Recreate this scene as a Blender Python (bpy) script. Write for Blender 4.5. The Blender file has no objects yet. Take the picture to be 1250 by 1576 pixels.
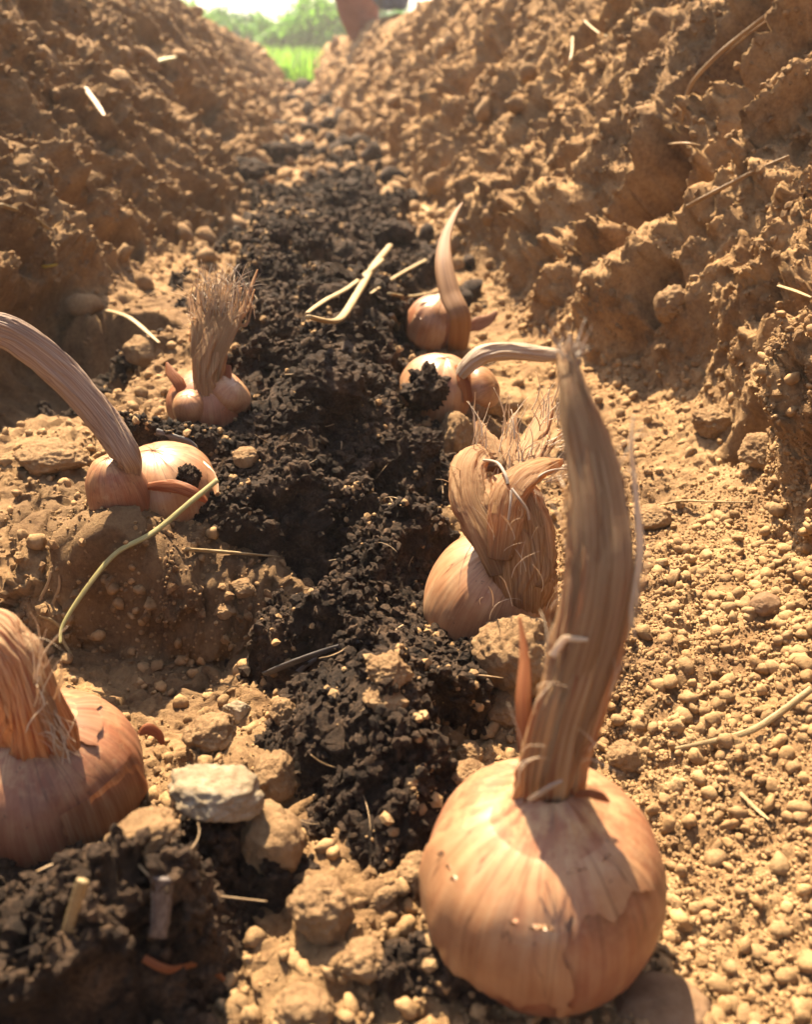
import bpy, math, random, os
import numpy as np
from mathutils import Vector, Matrix
PI = math.pi
S = bpy.context.scene
col = S.collection
rng = np.random.default_rng(11)
random.seed(5)

# ------------------------------------------------------------------ camera, sky, sun, exposure
H = 0.17; PITCH = math.radians(28.0); CP, SP = math.cos(PITCH), math.sin(PITCH)
FPX = 1365.0; CU, CV = 625.0, 788.0
cam = bpy.data.cameras.new('camera'); camo = bpy.data.objects.new('camera', cam); col.objects.link(camo)
camo.location = (0, 0, H); camo.rotation_euler = (math.radians(90) - PITCH, 0, 0)
cam.sensor_fit = 'VERTICAL'; cam.sensor_height = 36; cam.lens = 36 * FPX / 1576
cam.clip_start = 0.01; cam.clip_end = 500
cam.dof.use_dof = True; cam.dof.focus_distance = 0.275; cam.dof.aperture_fstop = 17
S.camera = camo
S.view_settings.view_transform = 'Standard'; S.view_settings.look = 'None'
S.view_settings.exposure = 2.38; S.view_settings.gamma = 1
SUN_DIR = Vector((-0.19, 0.52, 0.82)).normalized()      # towards the sun
elev = math.asin(SUN_DIR.z); az = math.atan2(SUN_DIR.x, SUN_DIR.y)
w = bpy.data.worlds.new('World'); S.world = w; w.use_nodes = True
nt = w.node_tree; sky = nt.nodes.new('ShaderNodeTexSky'); sky.sky_type = 'NISHITA'; sky.sun_disc = False
sky.sun_elevation = elev; sky.sun_rotation = az; sky.dust_density = 3.0; sky.air_density = 1.0
bg = nt.nodes['Background']; bg.inputs['Strength'].default_value = 0.06
nt.links.new(sky.outputs['Color'], bg.inputs['Color'])
sl = bpy.data.lights.new('sun', 'SUN'); sl.energy = 5.0; sl.angle = math.radians(0.5); sl.color = (1.0, 0.81, 0.555)
so = bpy.data.objects.new('sun', sl); col.objects.link(so)
so.rotation_euler = (-SUN_DIR).to_track_quat('-Z', 'Y').to_euler(); so.location = (-2, 2, 4)

# ------------------------------------------------------------------ pixel <-> space helpers
def ray(u, v):
    a = (u - CU) / FPX; b = (CV - v) / FPX
    return np.array([a, CP + b * SP, -SP + b * CP])
def P(u, v, d):                      # point at view depth d
    return np.array([0, 0, H]) + d * ray(u, v)
def F(u, v, z=0.0):                  # point on the horizontal plane z
    r = ray(u, v); return np.array([0, 0, H]) + r * ((z - H) / r[2])
def project(X):
    y = X[..., 1]; z = X[..., 2] - H
    d = y * CP - z * SP; up = y * SP + z * CP
    dd = np.maximum(d, 1e-4)
    return CU + FPX * X[..., 0] / dd, CV - FPX * up / dd, d

# ------------------------------------------------------------------ noise
_T = rng.random((64, 64, 64)).astype(np.float32)
def vnoise(x, y, z=0.0, seed=0):
    x = np.asarray(x, np.float32) + seed * 17.31; y = np.asarray(y, np.float32) + seed * 5.77
    z = np.asarray(z, np.float32) + seed * 3.13 + np.zeros_like(x)
    xi = np.floor(x); yi = np.floor(y); zi = np.floor(z)
    fx = x - xi; fy = y - yi; fz = z - zi
    fx = fx * fx * fx * (fx * (fx * 6 - 15) + 10); fy = fy * fy * fy * (fy * (fy * 6 - 15) + 10); fz = fz * fz * (3 - 2 * fz)
    xi = xi.astype(np.int32) & 63; yi = yi.astype(np.int32) & 63; zi = zi.astype(np.int32) & 63
    x1 = (xi + 1) & 63; y1 = (yi + 1) & 63; z1 = (zi + 1) & 63
    def L(a, b, t): return a + (b - a) * t
    a = L(L(_T[xi, yi, zi], _T[x1, yi, zi], fx), L(_T[xi, y1, zi], _T[x1, y1, zi], fx), fy)
    b = L(L(_T[xi, yi, z1], _T[x1, yi, z1], fx), L(_T[xi, y1, z1], _T[x1, y1, z1], fx), fy)
    return L(a, b, fz) * 2 - 1
def fbm(x, y, z=0.0, o=3, seed=0):
    r = 0; a = 1.0; t = 0
    for i in range(o):
        r = r + a * vnoise(x * 2.03 ** i, y * 2.03 ** i, z * 2.03 ** i, seed + i * 3); t += a; a *= 0.5
    return r / t
def lumps(x, y, seed=0, tight=1.0):
    """2-D field of round lumps of uneven height: a dome over each jittered cell point"""
    x = np.asarray(x, np.float32) + seed * 9.1; y = np.asarray(y, np.float32) + seed * 4.7
    xi = np.floor(x); yi = np.floor(y); fx = x - xi; fy = y - yi
    xi = xi.astype(np.int32); yi = yi.astype(np.int32); best = np.zeros_like(x)
    k = seed & 63
    for dx in (-1, 0, 1):
        for dy in (-1, 0, 1):
            a = (xi + dx) & 63; b = (yi + dy) & 63
            px = dx + 0.1 + 0.8 * _T[a, b, k] - fx; py = dy + 0.1 + 0.8 * _T[a, b, (k + 21) & 63] - fy
            hgt = 0.35 + 0.65 * _T[a, b, (k + 42) & 63]; r = 0.45 + 0.45 * hgt
            q = 1 - (px * px + py * py) / (r * r) * tight
            best = np.maximum(best, hgt * np.sqrt(np.maximum(q, 0)))
    return best
def cells(x, y, seed=0):
    x = np.asarray(x, np.float32) + seed * 6.3; y = np.asarray(y, np.float32) + seed * 2.9
    xi = np.floor(x); yi = np.floor(y); fx = x - xi; fy = y - yi; xi = xi.astype(np.int32); yi = yi.astype(np.int32)
    bd = np.full_like(x, 9); val = np.zeros_like(x); k = seed & 63
    for dx in (-1, 0, 1):
        for dy in (-1, 0, 1):
            a = (xi + dx) & 63; b = (yi + dy) & 63; px = dx + 0.1 + 0.8 * _T[a, b, k] - fx; py = dy + 0.1 + 0.8 * _T[a, b, (k + 21) & 63] - fy
            d = px * px + py * py; m = d < bd; bd = np.where(m, d, bd)
            tilt = _T[a, b, (k + 42) & 63] + 0.55 * (px * (_T[a, b, (k + 11) & 63] - .5) + py * (_T[a, b, (k + 31) & 63] - .5))
            val = np.where(m, tilt, val)
    return val - 0.5
def ss(x, a, b):
    t = np.clip((x - a) / (b - a), 0, 1); return t * t * (3 - 2 * t)

# ------------------------------------------------------------------ object helpers
def setp(o, label=None, cat=None, group=None, kind=None):
    if label: o['label'] = label
    if cat: o['category'] = cat
    if group: o['group'] = group
    if kind: o['kind'] = kind
    return o
def empty(name, loc, label=None, cat=None, group=None):
    o = bpy.data.objects.new(name, None); col.objects.link(o); o.location = loc; o.empty_display_size = 0.01
    return setp(o, label, cat, group)
def mesh_np(name, V, Fc, mat, parent=None, attrs=None, smooth=True, origin=None):
    """V (n,3) in world space; Fc (m,k) with k = 3 or 4, or a list of such arrays"""
    V = np.asarray(V, np.float32)
    if parent is not None: V = V - np.array(parent.location, np.float32)
    elif origin is not None: V = V - np.asarray(origin, np.float32)
    Fl = Fc if isinstance(Fc, list) else [Fc]
    Fl = [np.asarray(f, np.int32) for f in Fl if len(f)]
    me = bpy.data.meshes.new(name); me.vertices.add(len(V)); me.vertices.foreach_set('co', V.ravel())
    loops = np.concatenate([f.ravel() for f in Fl]); tot = np.concatenate([np.full(len(f), f.shape[1], np.int32) for f in Fl])
    start = np.concatenate([[0], np.cumsum(tot)[:-1]]).astype(np.int32)
    me.loops.add(len(loops)); me.loops.foreach_set('vertex_index', loops)
    me.polygons.add(len(tot)); me.polygons.foreach_set('loop_start', start); me.polygons.foreach_set('loop_total', tot)
    me.polygons.foreach_set('use_smooth', np.full(len(tot), smooth, bool))
    for k, a in (attrs or {}).items():
        at = me.attributes.new(k, 'FLOAT', 'POINT'); at.data.foreach_set('value', np.asarray(a, np.float32))
    me.update(calc_edges=True); me.validate()
    me.materials.append(mat)
    o = bpy.data.objects.new(name, me); col.objects.link(o)
    if parent is not None: o.parent = parent
    elif origin is not None: o.location = [float(c) for c in origin]
    return o
def grid_faces(nr, nc, wrap=False):
    i = np.arange(nr - 1)[:, None] * nc; j = np.arange(nc if wrap else nc - 1)[None, :]; j2 = (j + 1) % nc
    return np.stack([i + j, i + j2, i + nc + j2, i + nc + j], -1).reshape(-1, 4)

# ------------------------------------------------------------------ materials
def mat_new(name):
    m = bpy.data.materials.new(name); m.use_nodes = True; n = m.node_tree; n.nodes.clear()
    return m, n
class N:
    def __init__(s, n): s.n = n
    def __call__(s, t, **k):
        o = s.n.nodes.new('ShaderNode' + t)
        for a, b in k.items(): setattr(o, a, b)
        return o
    def link(s, a, b): s.n.links.new(a, b)
    def ramp(s, fac, stops, interp='LINEAR'):
        r = s('ValToRGB'); r.color_ramp.interpolation = interp; e = r.color_ramp.elements
        while len(e) < len(stops): e.new(0.5)
        for i, (p, c) in enumerate(stops):
            e[i].position = p; e[i].color = (*c, 1) if len(c) == 3 else c
        s.link(fac, r.inputs[0]); return r.outputs[0]
    def noise(s, vec, scale, detail=4, rough=0.55):
        x = s('TexNoise'); x.inputs['Scale'].default_value = scale; x.inputs['Detail'].default_value = detail
        x.inputs['Roughness'].default_value = rough; s.link(vec, x.inputs['Vector']); return x.outputs['Fac']
    def mix(s, fac, a, b, mode='MIX'):
        x = s('MixRGB', blend_type=mode)
        for v, i in ((fac, 0), (a, 1), (b, 2)):
            if hasattr(v, 'links'): s.link(v, x.inputs[i])
            elif i == 0: x.inputs[i].default_value = v
            else: x.inputs[i].default_value = (*v, 1)
        return x.outputs[0]
    def math(s, op, a, b=0.0):
        x = s('Math', operation=op)
        for v, i in ((a, 0), (b, 1)):
            if hasattr(v, 'links'): s.link(v, x.inputs[i])
            else: x.inputs[i].default_value = v
        return x.outputs[0]
    def bump(s, h, dist, strength=1.0, prev=None):
        b = s('Bump'); b.inputs['Strength'].default_value = strength; b.inputs['Distance'].default_value = dist
        s.link(h, b.inputs['Height'])
        if prev is not None: s.link(prev, b.inputs['Normal'])
        return b.outputs[0]

def soil_material(name, c_dark, c_mid, c_light, dkcol=(0.035, 0.022, 0.015), bumpd=0.0011, spec=0.12, use_dk=True, sc=1.0):
    if 'compost' not in name: c_dark, c_mid, c_light = [tuple(x * .80 for x in c) for c in (c_dark, c_mid, c_light)]
    m, n = mat_new(name); q = N(n)
    tc = q('TexCoord').outputs['Object']
    a = q.noise(tc, 60 * sc, 6, 0.62); b = q.noise(tc, 520 * sc, 5, 0.65); c = q.noise(tc, 9 * sc, 3, 0.5)
    f = q.math('ADD', q.math('MULTIPLY', a, 0.5), q.math('ADD', q.math('MULTIPLY', b, 0.38), q.math('MULTIPLY', c, 0.22)))
    cc = q.ramp(f, [(0.40, c_dark), (0.54, c_mid), (0.70, c_light)])
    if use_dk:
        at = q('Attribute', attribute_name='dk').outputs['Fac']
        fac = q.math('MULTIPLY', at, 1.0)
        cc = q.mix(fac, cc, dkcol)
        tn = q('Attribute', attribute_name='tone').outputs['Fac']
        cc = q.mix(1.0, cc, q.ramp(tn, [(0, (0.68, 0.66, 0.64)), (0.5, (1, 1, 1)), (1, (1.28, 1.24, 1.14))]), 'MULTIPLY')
    bs = q('BsdfPrincipled'); q.link(cc, bs.inputs['Base Color']); bs.inputs['Roughness'].default_value = 0.9
    bs.inputs['Specular IOR Level'].default_value = spec
    nr = q.bump(q.noise(tc, 900 * sc, 6, 0.7), bumpd)
    nr = q.bump(q.noise(tc, 2600 * sc, 3, 0.6), bumpd * 0.35, 0.8, nr)
    q.link(nr, bs.inputs['Normal'])
    o = q('OutputMaterial'); q.link(bs.outputs[0], o.inputs[0]); return m

M = {}
M['soil'] = soil_material('loam', (0.13, 0.073, 0.038), (0.275, 0.168, 0.084), (0.41, 0.268, 0.137))
M['crumb'] = soil_material('loam_crumbs', (0.165, 0.098, 0.049), (0.295, 0.186, 0.093), (0.415, 0.28, 0.146), bumpd=0.0004)
M['clod'] = soil_material('loam_clod', (0.18, 0.103, 0.053), (0.30, 0.187, 0.096), (0.41, 0.277, 0.15), use_dk=False)
M['compost'] = soil_material('compost', (0.010, 0.0065, 0.0045), (0.041, 0.025, 0.0155), (0.14, 0.088, 0.055), dkcol=(0.012, 0.009, 0.008), bumpd=0.0016, spec=0.22, sc=1.6)
M['compost_clod'] = soil_material('compost_clod', (0.012, 0.0075, 0.0055), (0.038, 0.023, 0.0145), (0.12, 0.074, 0.047), bumpd=0.0016, spec=0.22, sc=1.6, use_dk=False)
M['stone'] = soil_material('pale_stone', (0.12, 0.085, 0.05), (0.26, 0.2, 0.13), (0.38, 0.335, 0.26), use_dk=False, sc=0.7, bumpd=0.0005)
M['brownstone'] = soil_material('brown_stone', (0.141, 0.081, 0.044), (0.200, 0.122, 0.070), (0.266, 0.170, 0.104), use_dk=False, sc=0.6, bumpd=0.0003)

def papery(name, c0, c1, c2, red=(0.30, 0.085, 0.035), around=26.0, along=2.2, transl=0.25, bumpd=0.0005, rough=0.55, dust=0.0, dark_base=0.0, blotch=0.5, spec=0.35, smooth=0.0):
    """dry plant skin: fibres run along attribute vl, colour varies around attribute ua (cos/sin pair ca, sa)"""
    if name != 'dark_twig': c0, c1, c2, red = [tuple(x * (.70 if smooth else .78) for x in c) for c in (c0, c1, c2, red)]
    m, n = mat_new(name); q = N(n)
    ca = q('Attribute', attribute_name='ca').outputs['Fac']; sa = q('Attribute', attribute_name='sa').outputs['Fac']
    vl = q('Attribute', attribute_name='vl').outputs['Fac']
    def vec(ka, kv):
        c = q('CombineXYZ'); q.link(q.math('MULTIPLY', ca, ka), c.inputs[0]); q.link(q.math('MULTIPLY', sa, ka), c.inputs[1]); q.link(q.math('MULTIPLY', vl, kv), c.inputs[2]); return c.outputs[0]
    fine = q.noise(vec(around, along), 1.0, 3, 0.6); mid = q.noise(vec(around * 0.3, along * 0.8), 1.0, 4, 0.55)
    tc = q('TexCoord').outputs['Object']; bl = q.noise(vec(around * 0.16, along * 0.9), 1.0, 4, 0.6) if around > 8 else q.noise(tc, 70, 5, 0.6)
    pat = q.noise(tc, 55, 5, 0.6)
    f = q.math('ADD', q.math('MULTIPLY', fine, 0.55 - 0.30 * smooth), q.math('ADD', q.math('MULTIPLY', mid, 0.45 - 0.15 * smooth), q.math('MULTIPLY', pat, 0.45 * smooth)))
    cc = q.ramp(f, [(0.36, c0), (0.50, c1), (0.64, c2)])
    cc = q.mix(q.math('MULTIPLY', q.ramp(bl, [(0.50, (0, 0, 0)), (0.66, (1, 1, 1))]), blotch), cc, red)
    if dust > 0:
        dn = q.noise(tc, 240, 5, 0.7)
        up = q.ramp(vl, [(0.55, (0, 0, 0)), (0.95, (1, 1, 1))])
        fd = q.math('MULTIPLY', q.math('MULTIPLY', q.ramp(dn, [(0.45, (0.15, 0.15, 0.15)), (0.62, (1, 1, 1))]), up), dust)
        cc = q.mix(fd, cc, (0.42, 0.28, 0.145))
    if smooth > 0:
        sp = q.noise(tc, 420, 2, 0.5); sp2 = q.noise(tc, 130, 6, 0.75)
        cc = q.mix(q.ramp(sp, [(0.70, (0, 0, 0)), (0.74, (.7, .7, .7))]), cc, (0.10, 0.05, 0.03))
        cc = q.mix(q.ramp(sp2, [(0.60, (0, 0, 0)), (0.70, (.55, .55, .55))]), cc, (0.36, 0.27, 0.17))
        cr = q.noise(vec(2.6, 0.9), 1.0, 3, 0.5); line = q.ramp(q.math('ABSOLUTE', q.math('SUBTRACT', cr, 0.5)), [(0.0, (1, 1, 1)), (0.006, (0, 0, 0))])
        cc = q.mix(q.math('MULTIPLY', line, q.ramp(vl, [(0.35, (0, 0, 0)), (0.6, (.75, .75, .75))])), cc, (0.10, 0.045, 0.025))
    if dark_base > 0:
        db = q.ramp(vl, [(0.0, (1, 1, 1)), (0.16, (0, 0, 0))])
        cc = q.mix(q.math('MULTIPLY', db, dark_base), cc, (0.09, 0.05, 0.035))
    bs = q('BsdfPrincipled'); q.link(cc, bs.inputs['Base Color']); bs.inputs['Roughness'].default_value = rough
    bs.inputs['Specular IOR Level'].default_value = spec
    nr = q.bump(f, bumpd, 0.8); nr = q.bump(q.noise(tc, 700, 4, 0.6), bumpd * 0.4, 0.5, nr); q.link(nr, bs.inputs['Normal'])
    tr = q('BsdfTranslucent'); q.link(q.mix(1.0, cc, (1.0, 0.80, 0.58), 'MULTIPLY'), tr.inputs[0]); q.link(nr, tr.inputs['Normal'])
    mx = q('MixShader'); mx.inputs[0].default_value = transl; q.link(bs.outputs[0], mx.inputs[1]); q.link(tr.outputs[0], mx.inputs[2])
    o = q('OutputMaterial'); q.link(mx.outputs[0], o.inputs[0]); return m
M['skin'] = papery('bulb_skin', (0.19, 0.070, 0.036), (0.335, 0.140, 0.076), (0.455, 0.25, 0.135), around=30, along=5, transl=0.04, dust=0.75, bumpd=0.00012, rough=0.42, blotch=0.55, smooth=1.0)
M['skin_pale'] = papery('pale_bulb_skin', (0.28, 0.115, 0.055), (0.42, 0.215, 0.11), (0.51, 0.32, 0.18), around=24, along=5, transl=0.05, dust=0.5, bumpd=0.00012, rough=0.38, blotch=0.3, smooth=1.0)
M['flap'] = papery('torn_skin', (0.252, 0.096, 0.044), (0.370, 0.178, 0.089), (0.488, 0.296, 0.170), around=18, along=3, transl=0.4, bumpd=0.0002, blotch=0.5)
M['redflap'] = papery('red_torn_skin', (0.28, 0.08, 0.03), (0.40, 0.145, 0.055), (0.52, 0.26, 0.11), red=(0.25, 0.06, 0.03), around=18, along=3, transl=0.5, bumpd=0.0002, blotch=0.5)
M['stalk'] = papery('dry_stalk', (0.26, 0.115, 0.05), (0.66, 0.43, 0.235), (0.92, 0.72, 0.44), red=(0.36, 0.12, 0.06), around=42, along=3.5, transl=0.52, bumpd=0.0007, rough=0.7, blotch=0.9)
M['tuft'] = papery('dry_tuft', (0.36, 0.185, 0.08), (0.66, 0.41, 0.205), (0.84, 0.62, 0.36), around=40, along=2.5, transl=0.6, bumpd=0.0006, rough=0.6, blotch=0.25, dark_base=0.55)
M['greystalk'] = papery('grey_stalk', (0.206, 0.127, 0.094), (0.394, 0.272, 0.196), (0.581, 0.468, 0.365), red=(0.226, 0.102, 0.061), around=36, along=3, transl=0.15, bumpd=0.0006, rough=0.6, blotch=0.45)
M['palestalk'] = papery('pale_stalk', (0.342, 0.228, 0.146), (0.505, 0.383, 0.268), (0.651, 0.553, 0.440), red=(0.309, 0.196, 0.122), around=30, along=2, transl=0.25, bumpd=0.0004, rough=0.5, blotch=0.3)
M['leafstalk'] = papery('brown_stalk', (0.207, 0.096, 0.041), (0.311, 0.159, 0.070), (0.385, 0.222, 0.111), red=(0.222, 0.089, 0.037), around=9, along=1.5, transl=0.3, bumpd=0.0002, rough=0.6, blotch=0.3)
M['fibre'] = papery('dry_fibre', (0.6, 0.46, 0.3), (0.78, 0.64, 0.46), (0.9, 0.8, 0.62), around=3, along=2, transl=0.35, bumpd=0.00005, blotch=0.0)
M['paleskin'] = papery('pale_fibre', (0.407, 0.326, 0.266), (0.503, 0.429, 0.355), (0.592, 0.533, 0.459), around=3, along=2, transl=0.4, bumpd=0.00005, blotch=0.0)
M['straw'] = papery('straw', (0.252, 0.163, 0.069), (0.365, 0.264, 0.126), (0.453, 0.352, 0.195), red=(0.207, 0.120, 0.050), around=7, along=22, transl=0.1, bumpd=0.0002, blotch=0.35)
M['greenstraw'] = papery('green_straw', (0.222, 0.192, 0.067), (0.333, 0.296, 0.118), (0.444, 0.400, 0.192), red=(0.296, 0.207, 0.081), around=7, along=22, transl=0.1, bumpd=0.0002, blotch=0.35)
M['root'] = papery('root', (0.222, 0.133, 0.067), (0.326, 0.215, 0.111), (0.414, 0.296, 0.163), red=(0.192, 0.096, 0.044), around=3, along=8, transl=0.05, bumpd=0.0002, blotch=0.4)
M['darktwig'] = papery('dark_twig', (0.030, 0.027, 0.026), (0.07, 0.064, 0.062), (0.13, 0.12, 0.115), red=(0.05, 0.04, 0.035), around=4, along=4, transl=0.0, bumpd=0.0002, blotch=0.3)
M['bark'] = papery('grey_bark', (0.062, 0.046, 0.040), (0.124, 0.096, 0.084), (0.198, 0.161, 0.143), red=(0.062, 0.037, 0.028), around=5, along=8, transl=0.0, bumpd=0.0003, blotch=0.4)

# ------------------------------------------------------------------ trench: macro shape
RES = 1.0
yk = np.array([-1.0, 0.05, 0.25, 0.45, 0.68, 0.94, 1.8, 3.3, 4.4, 5.5, 8, 40])
xr = np.array([0.085, 0.080, 0.076, 0.074, 0.066, 0.053, -0.07, -0.27, -0.40, -0.52, -0.7, -2])
xl = np.array([-0.20, -0.20, -0.205, -0.190, -0.165, -0.165, -0.245, -0.40, -0.54, -0.73, -1.2, -4])
def rows():
    ys = [-0.5]; 
    while ys[-1] < 7.0:
        y = ys[-1]
        st = 0.02 if y < 0.03 else 0.0021 * math.sqrt(y * y + 0.03) / RES
        if y > 4.6: st *= 2
        ys.append(y + st)
    y = ys[-1]
    while y < 60: y *= 1.12; ys.append(y)
    return np.array(ys)
Y = rows(); NR = len(Y); NC = int(1240 * RES) | 1
STOT = 1.15
Yc = Y[:, None]
b = np.sqrt(np.clip(Y, 0.1, 9) ** 2 + 0.03)[:, None]
qm = np.arcsinh(STOT / b)
q = np.linspace(-1, 1, NC)[None, :]
SS = b * np.sinh(q * qm)                              # signed distance across, metres along the profile
XR = np.interp(Yc, yk, xr); XL = np.interp(Yc, yk, xl); XC = (XR + XL) / 2; HW = (XR - XL) / 2
# wobble of both feet
wob = 0.018 * vnoise(Yc * 6, 0 * Yc, 0, 3); wob2 = 0.018 * vnoise(Yc * 5, 0 * Yc + 9, 0, 8)
sR = HW + wob; sL = HW + wob2
decR = np.interp(Yc, [0, 0.9, 1.5, 2.5, 3.5, 4.5, 5.4], [1, .97, .72, .38, .20, .12, .05])
decL = np.interp(Yc, [0, 1.0, 2.0, 3.0, 4.0, 4.8, 5.4], [1, .91, .72, .55, .42, .30, .10])
dg = math.radians
LG = 0.055 * (1 - ss(Yc, .36, .62))
phR = dg(20) * ss(SS, sR - .035, sR + .03) + dg(33) * ss(SS, sR + LG - .02, sR + LG + .03)
topR = sR + 0.10 + (0.235 + 0.02 * vnoise(Yc * 4, 0 * Yc + 3, 0, 5)) * decR
phR = phR * (1 - 0.96 * ss(SS, topR, topR + .10))
SLn = -SS
phL = dg(52) * ss(SLn, sL - .01, sL + .05)
topL = sL + 0.02 + (0.285 + 0.02 * vnoise(Yc * 4, 0 * Yc + 6, 0, 6)) * decL
phL = phL * (1 - 0.98 * ss(SLn, topL, topL + .08))
PH = np.where(SS > 0, phR, phL)
dS = np.diff(SS, axis=1); mc = (np.cos(PH[:, 1:]) + np.cos(PH[:, :-1])) / 2 * dS
ms = (np.sin(PH[:, 1:]) + np.sin(PH[:, :-1])) / 2 * dS * np.where((SS[:, 1:] + SS[:, :-1]) > 0, 1, -1)
mid = NC // 2
X = np.zeros_like(SS); Z = np.zeros_like(SS)
X[:, 1:] = np.cumsum(mc, 1); X -= X[:, mid:mid + 1]; Z[:, 1:] = np.cumsum(ms, 1); Z -= Z[:, mid:mid + 1]
X = X + XC
YY = np.repeat(Yc, NC, 1)
# edges pulled far out so the ground reaches the horizon
edge = np.abs(q) ** 60 * np.sign(q) * 60; X = X + edge
wallR = ss(SS, sR + LG - .015, sR + LG + .04); wallL = ss(SLn, sL - .01, sL + .06); wall = np.maximum(wallR, wallL)
near = 1 - ss(YY, 5.0, 6.5)

def hill(u, v, ru, rv, h, z=0.0):                     # soft mound / hollow centred on a spot of the trench floor
    c = F(u, v, z); cx = F(u + ru, v, z); cy0 = F(u, v - rv, z); cy1 = F(u, v + rv, z)
    rx = abs(cx[0] - c[0]); ry = abs(cy0[1] - cy1[1]) / 2
    return h * np.exp(-(((X - c[0]) / rx) ** 2 + ((YY - c[1]) / ry) ** 2) ** 1.3)
# left shelf with a crumbly edge
shelf = ss(YY + 0.012 * vnoise(X * 40, YY * 40, 0, 2), 0.236, 0.262) * (1 - ss(X + 0.015 * vnoise(X * 30, YY * 30, 0, 4), -0.065, -0.02)) * (1 - ss(YY, 0.55, 0.9))
Z = Z + 0.024 * shelf
Z += hill(900, 950, 130, 90, 0.006) + hill(400, 1200, 120, 90, 0.008) + hill(520, 1450, 110, 130, 0.006) - hill(270, 1010, 160, 90, 0.010)
Z += hill(700, 640, 110, 70, 0.006)

SEAT = [(P(838, 1352, .172), .0202, .0228, .12), (P(752, 922, .272), .0205, .0198, .30), (P(676, 602, .405), .0165, .0185, .2), (P(668, 500, .515), .0165, .0170, .2),
        (P(322, 622, .36), .0140, .0170, .22), (P(252, 752, .303), .0150, .0180, .3), (P(70, 1198, .214), .0190, .0226, .28), (P(182, 762, .286), .0142, .0098, .18)]
seatm = np.zeros_like(Z)
for c_, h_, r_, bury in SEAT:
    k = np.exp(-(((X - c_[0]) / (1.4 * r_)) ** 2 + ((YY - c_[1] + .35 * r_) / (1.5 * r_)) ** 2) ** 2)
    zt = c_[2] - h_ + 2 * h_ * bury; Z = Z * (1 - k) + (zt - .003) * k; seatm = np.maximum(seatm, k)
# macro normals
def normals(X, Yy, Z):
    P3 = np.stack([X, Yy, Z], -1)
    du = np.gradient(P3, axis=1); dv = np.gradient(P3, axis=0)
    n = np.cross(du, dv); n /= np.linalg.norm(n, axis=-1, keepdims=True) + 1e-12
    return n
Nm = normals(X, YY, Z)
sp = 0.0024 * np.sqrt(YY ** 2 + SS ** 2 + 0.03) / RES     # mesh spacing: fade octaves the mesh cannot hold
def keep(cell): return np.clip((cell / sp - 1.6) / 2.0, 0, 1)
shed = 4 * shelf * (1 - shelf); wall = np.maximum(wall, .6 * shed)
warpx = 0.012 * fbm(X * 30, YY * 30, SS * 10, 2, 1); warpy = 0.012 * fbm(X * 30, YY * 30, SS * 10, 2, 7)
A = SS + warpx; B = YY + warpy
D = 0.005 * fbm(A * 22, B * 22, 0, 3, 2) * (1 - wall)
# fall-line gullies in both walls (stretched down the slope)
gw = (wallR + wallL) * near
shR = B + 0.22 * A                                      # gullies lean a little
shL = B - 0.55 * A
gul = np.where(SS > 0, fbm(A * 4.0, shR * 15, 0, 3, 5), fbm(A * 6.5, shL * 26, 0, 3, 6))
D += gw * 0.029 * (1 - 2 * np.abs(gul)) * np.where(SS > 0, 1.0, 0.62)
g2 = np.where(SS > 0, fbm(A * 14, shR * 42, 0, 3, 15), fbm(A * 15, shL * 60, 0, 3, 16))
D += gw * 0.011 * g2 * np.where(SS > 0, 1.0, 1.35)
# crumbled texture: lumps of falling size
roughm = ss(fbm(A * 14, B * 14, 0, 2, 21), -0.25, 0.35); roughm = roughm + (1 - roughm) * .5 * wall; roughm = roughm * (1 - .3 * seatm)
smoothR = 1 - 0.75 * (ss(SS, sR - .0, sR + .03) * (1 - ss(SS, sR + LG + .01, sR + LG + .06)))
lw = np.where(SS > 0, 1.0, 0.9)
An = A + 0.006 * fbm(A * 90, B * 90, 0, 3, 91); Bn = B + 0.006 * fbm(A * 90, B * 90, 0, 3, 95)
D += wall * near * (0.007 * fbm(An * 55, Bn * 55, 0, 4, 131) + 0.0045 * np.abs(fbm(An * 120, Bn * 120, 0, 3, 133)) * keep(1 / 120))
D += 0.011 * wall * near * lumps(A * 26, B * 26, 3, 1.1) * roughm * smoothR * lw
D += 0.016 * wall * near * cells(An * 15, (Bn + .2 * A) * 22, 81) * smoothR * roughm
D += 0.012 * near * cells(An * 42, Bn * 55, 82) * smoothR * (0.2 + 0.8 * wall) * roughm
D += 0.0055 * near * cells(An * 110, Bn * 120, 83) * smoothR * (0.4 + 0.6 * wall) * keep(1 / 110)
D += wallL * near * 0.008 * lumps(A * 17, shL * 62, 84, 1.1)
D += 0.0065 * lumps(A * 62, B * 62, 4, 1.1) * (0.25 + 0.75 * roughm) * smoothR * (0.5 + 0.5 * wall) * keep(1 / 62)
D += (0.0034 + .0016 * wall) * lumps(A * 135, B * 135, 5) * (0.4 + 0.6 * roughm) * (0.3 + 0.7 * smoothR) * keep(1 / 135)
D += (0.0020 + .0008 * wall) * lumps(A * 270, B * 270, 6) * keep(1 / 270)
D += 0.0012 * lumps(A * 560, B * 560, 7) * keep(1 / 560)
D += 0.0008 * fbm(A * 420, B * 420, 0, 2, 9) * keep(1 / 420)
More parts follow.
